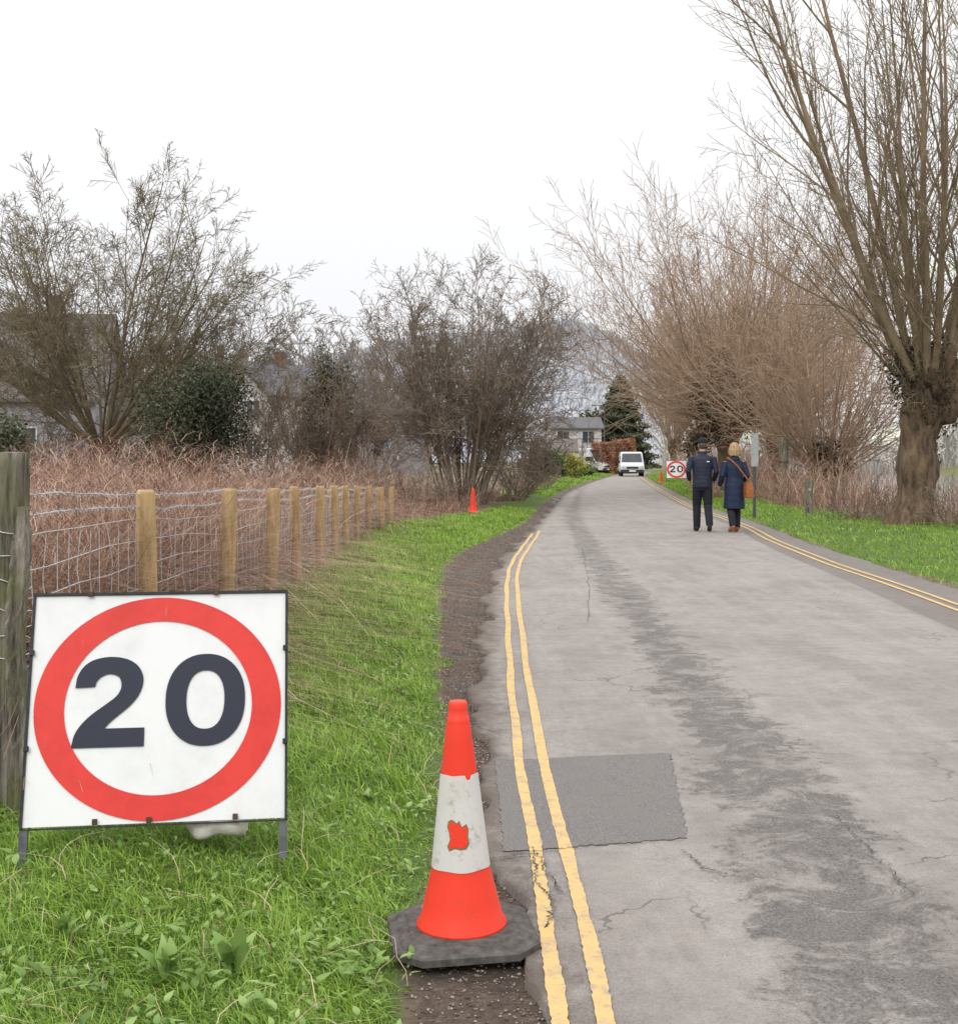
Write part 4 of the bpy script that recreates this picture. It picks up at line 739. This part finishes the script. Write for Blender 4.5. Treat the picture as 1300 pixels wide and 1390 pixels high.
def person(loc,rz,label,hs,male):
    e_=empty('person',loc,rz,label,'person'); e_.scale=(hs,)*3; sw=.205 if male else .175
    if male:
        legs=[((-.09,0,.92),(-.10,.12,.5),(-.10,.10,.09),(-.115,.29,.035)),((.09,0,.92),(.105,.0,.5),(.115,-.24,.15),(.13,-.05,.03))]
        arms=[((-sw,0,1.44),(-.285,-.07,1.18),(-.245,.12,1.01)),((sw,0,1.44),(.265,-.08,1.17),(.235,.11,1.0))]
    else:
        legs=[((-.08,0,.9),(-.08,-.02,.48),(-.085,-.22,.14),(-.095,-.03,.03)),((.08,0,.9),(.08,.11,.48),(.085,.12,.09),(.095,.30,.03))]
        arms=[((-sw,0,1.43),(-.25,-.03,1.15),(-.27,.12,.95)),((sw,0,1.43),(.255,-.06,1.15),(.215,.13,1.02))]
    bm=bmesh.new()
    ell_loft(bm,[(.84,.13,.10,0,0),(.92,.165,.12,0,0),(1.06,.145,.105,0,0),(1.2,.16,.11,0,0),(1.34,sw*.93,.12,0,0),(1.44,sw*.9,.095,0,0),(1.5,.10,.07,0,-.005),(1.53,.06,.06,0,0),(1.6,.055,.06,0,.01)])
    blob(bm,(0,.015,1.70),(.077,.097,.115)); blob(bm,(0,.05,1.645),(.055,.06,.055)); tube(bm,[(0,.105,1.72),(0,.13,1.685),(0,.11,1.675)],[.008,.016,.014],8)
    for s_ in (-1,1): blob(bm,(s_*.08,.0,1.69),(.012,.02,.032),8)
    for lg in legs:
        tube(bm,[lg[0],tuple((a+b)/2 for a,b in zip(lg[0],lg[1])),lg[1],tuple(a*.6+b*.4+c_ for a,b,c_ in zip(lg[1],lg[2],(0,-.012,0))),lg[2]],[.08,.068,.048,.045,.034],12)
        tube(bm,[lg[2],((lg[2][0]+lg[3][0])/2,(lg[2][1]+lg[3][1])/2,(lg[2][2]+lg[3][2])/2),lg[3]],[.034,.030,.022],10)
    for s_,ar in zip((-1,1),arms):
        a,b,c_=map(Vector,ar); tube(bm,[a,(a+b)/2,b,(b+c_)/2,c_],[.052,.048,.04,.037,.027],10)
        d=(c_-b).normalized(); side_=Vector((s_*-1,0,0)); palm=c_+d*.045; up_=d.cross(side_).normalized()
        tube(bm,[c_,palm,c_+d*.09],[.026,.036,.03],8)
        for k in range(4):
            o_=up_*(-.027+.018*k); l=(.07,.08,.075,.06)[k]; q0=c_+d*.085+o_; tube(bm,[q0-d*.02,q0+d*l*.5+side_*.006,q0+d*l*.85+side_*.028],[.009,.0085,.007],6)
        q0=c_+d*.03-up_*.03; tube(bm,[q0+up_*.01,q0+d*.03-up_*.02+side_*.01,q0+d*.06-up_*.02+side_*.02],[.011,.010,.008],6)
    body=remesh(obj('body',bm,skin,e_),.007,2)
    for s_ in (-1,1): bm=bmesh.new(); blob(bm,(s_*.03,.098,1.71),(.013,.01,.009),6); obj('eye',bm,eyem,body)
    bm=bmesh.new(); blob(bm,(0,.112,1.645),(.024,.008,.008),6); obj('mouth',bm,lipm,body)
    bm=bmesh.new(); ell_loft(bm,[(.80,.14,.115,0,0),(.9,.178,.135,0,0),(1.0,.165,.125,0,0)])
    for lg in legs: tube(bm,[lg[0],tuple((a+b)/2 for a,b in zip(lg[0],lg[1])),lg[1],tuple(a*.6+b*.4+c_ for a,b,c_ in zip(lg[1],lg[2],(0,-.01,0))),lg[2],(lg[2][0],lg[2][1],lg[2][2]-.035)],[.108,.098,.083,.078,.07,.064],14)
    remesh(obj('trousers',bm,trou,e_),.011,2)
    for lg in legs:
        a,t_=Vector(lg[2]),Vector(lg[3]); bm=bmesh.new(); hl=Vector((a.x,a.y-.035,max(a.z-.045,.03))); tube(bm,[hl+Vector((0,0,.04)),hl],[.045,.045],10); tube(bm,[hl,(hl+t_)/2,t_,t_+Vector((0,.03,0))],[.042,.048,.045,.022],12)
        for v in bm.verts: v.co.z=max(v.co.z,.0)
        remesh(obj('shoe',bm,shoe_b if male else shoe_t,e_),.008,2)
    if male:
        bm=bmesh.new(); rows=[]; 
        for z in np.linspace(.86,1.50,52):
            q=.003*abs(math.sin((z-.86)*PI/.075)); base=np.interp(z,[.86,.95,1.1,1.25,1.38,1.46,1.5],[.186,.19,.185,.198,.212,.19,.115]); dp=np.interp(z,[.86,.95,1.1,1.3,1.42,1.5],[.145,.15,.145,.155,.135,.085]); rows.append((float(z),float(base)+q,float(dp)+q,0,-.005))
        ell_loft(bm,rows,40); ell_loft(bm,[(1.48,.10,.085,0,0),(1.53,.082,.08,0,0),(1.57,.08,.078,0,0),(1.575,.06,.06,0,0)])
        remesh(obj('padded_gilet',bm,navy,e_),.009,1)
        bm=bmesh.new(); box(bm,(.095,-.160,1.37),(.05,.004,.022)); obj('logo',bm,mwhite,e_)
        bm=bmesh.new()
        for ar in arms:
            a,b,c_=map(Vector,ar); tube(bm,[a*.93+Vector((0,0,.095)),a,(a+b)/2,b,(b+c_)/2,c_],[.055,.068,.062,.055,.05,.042],14)
        remesh(obj('sleeves',bm,navy2,e_),.010,2)
        bm=bmesh.new(); blob(bm,(0,-.012,1.705),(.082,.093,.10)); 
        for v in bm.verts:
            if v.co.y>.04: v.co.y=.04
            v.co.z=max(v.co.z,1.62)
        obj('hair',bm,haird,e_,True)
        bm=bmesh.new(); ell_loft(bm,[(1.705,.083,.098,0,.0),(1.73,.086,.103,0,.002),(1.765,.086,.104,0,.003),(1.80,.078,.096,0,.003),(1.825,.060,.076,0,.003),(1.84,.032,.042,0,.003),(1.843,.008,.01,0,.003)],28)
        ring_loft(bm,[[(-.065,.09,1.722),(.065,.09,1.722),(.045,.175,1.705),(-.045,.175,1.705)],[(-.065,.09,1.73),(.065,.09,1.73),(.045,.175,1.713),(-.045,.175,1.713)]])
        obj('cap',bm,capm,e_,True)
    else:
        bm=bmesh.new(); rows=[]
        for z in np.linspace(.47,1.49,80):
            q=.0025*abs(math.sin((z-.47)*PI/.13)); base=np.interp(z,[.47,.8,.95,1.1,1.22,1.36,1.45,1.49],[.215,.20,.195,.17,.175,.19,.16,.10]); dp=np.interp(z,[.47,.8,.95,1.1,1.3,1.42,1.49],[.185,.175,.165,.14,.145,.12,.08]); rows.append((float(z),float(base)+q,float(dp)+q,0,0))
        ell_loft(bm,rows,40); ell_loft(bm,[(1.44,.13,.10,0,-.02),(1.49,.115,.10,0,-.03),(1.54,.09,.085,0,-.02),(1.56,.06,.06,0,0)])
        for ar in arms:
            a,b,c_=map(Vector,ar); tube(bm,[a+Vector((0,0,-.01)),(a+b)/2,b,(b+c_)/2,c_],[.072,.068,.062,.056,.05],14)
        remesh(obj('quilted_coat',bm,coatm,e_),.009,1)
        bm=bmesh.new(); blob(bm,(0,-.012,1.73),(.10,.112,.10)); ell_loft(bm,[(1.545,.06,.05,0,-.05),(1.56,.105,.08,0,-.045),(1.60,.122,.10,0,-.04),(1.66,.122,.11,0,-.03),(1.73,.106,.11,0,-.015)])
        for k in range(22):
            a=PI+PI*k/21; tube(bm,[(math.cos(a)*.08,math.sin(a)*.08-.02,1.76),(math.cos(a)*.115,math.sin(a)*.10-.03,1.66),(math.cos(a)*(.115+random.uniform(-.01,.015)),math.sin(a)*.10-.04,1.57+random.uniform(-.03,.01))],[.02,.02,.008],6)
        for v in bm.verts:
            if v.co.y>.055 and v.co.z<1.78: v.co.y=.055
        remesh(obj('hair',bm,hairb,e_),.007,1)
    return e_
man=person((X(953,24.65),24.65,.014),R(-5),'man in black cap and navy padded gilet walking away along the road',1.0,True)
wxx=X(996,24.5); woman=person((wxx,24.5,.014),R(3),'blonde woman in long navy quilted coat walking away beside the man',.955,False)
e_=empty('handbag',(wxx+.235,24.37,.83),R(8),'tan leather shoulder bag hanging at the hip of the blonde woman','handbag')
bm=bmesh.new(); box(bm,(0,0,0),(.15,.30,.29)); bmesh.ops.subdivide_edges(bm,edges=bm.edges,cuts=2,use_grid_fill=True); bevel(bm,.006,1)
for v in bm.verts: v.co.x*=1-.25*max(0,v.co.z)/.11; v.co.y*=1-.12*max(0,v.co.z)/.11
obj('pouch',bm,bagm,e_); bm=bmesh.new(); box(bm,(.079,0,.03),(.012,.22,.13)); bevel(bm,.005,1); obj('flap',bm,bagm,e_)
bm=bmesh.new(); P=[(0.0,-.08,.1),(-.03,-.10,.2),(-.12,-.09,.32),(-.22,-.06,.46),(-.32,-.02,.57),(-.38,.07,.63),(-.37,.17,.61),(-.28,.27,.5),(-.14,.31,.3),(0,.12,.1)]; tube(bm,P,.014,8); obj('strap',bm,bagm,e_)
print('done')
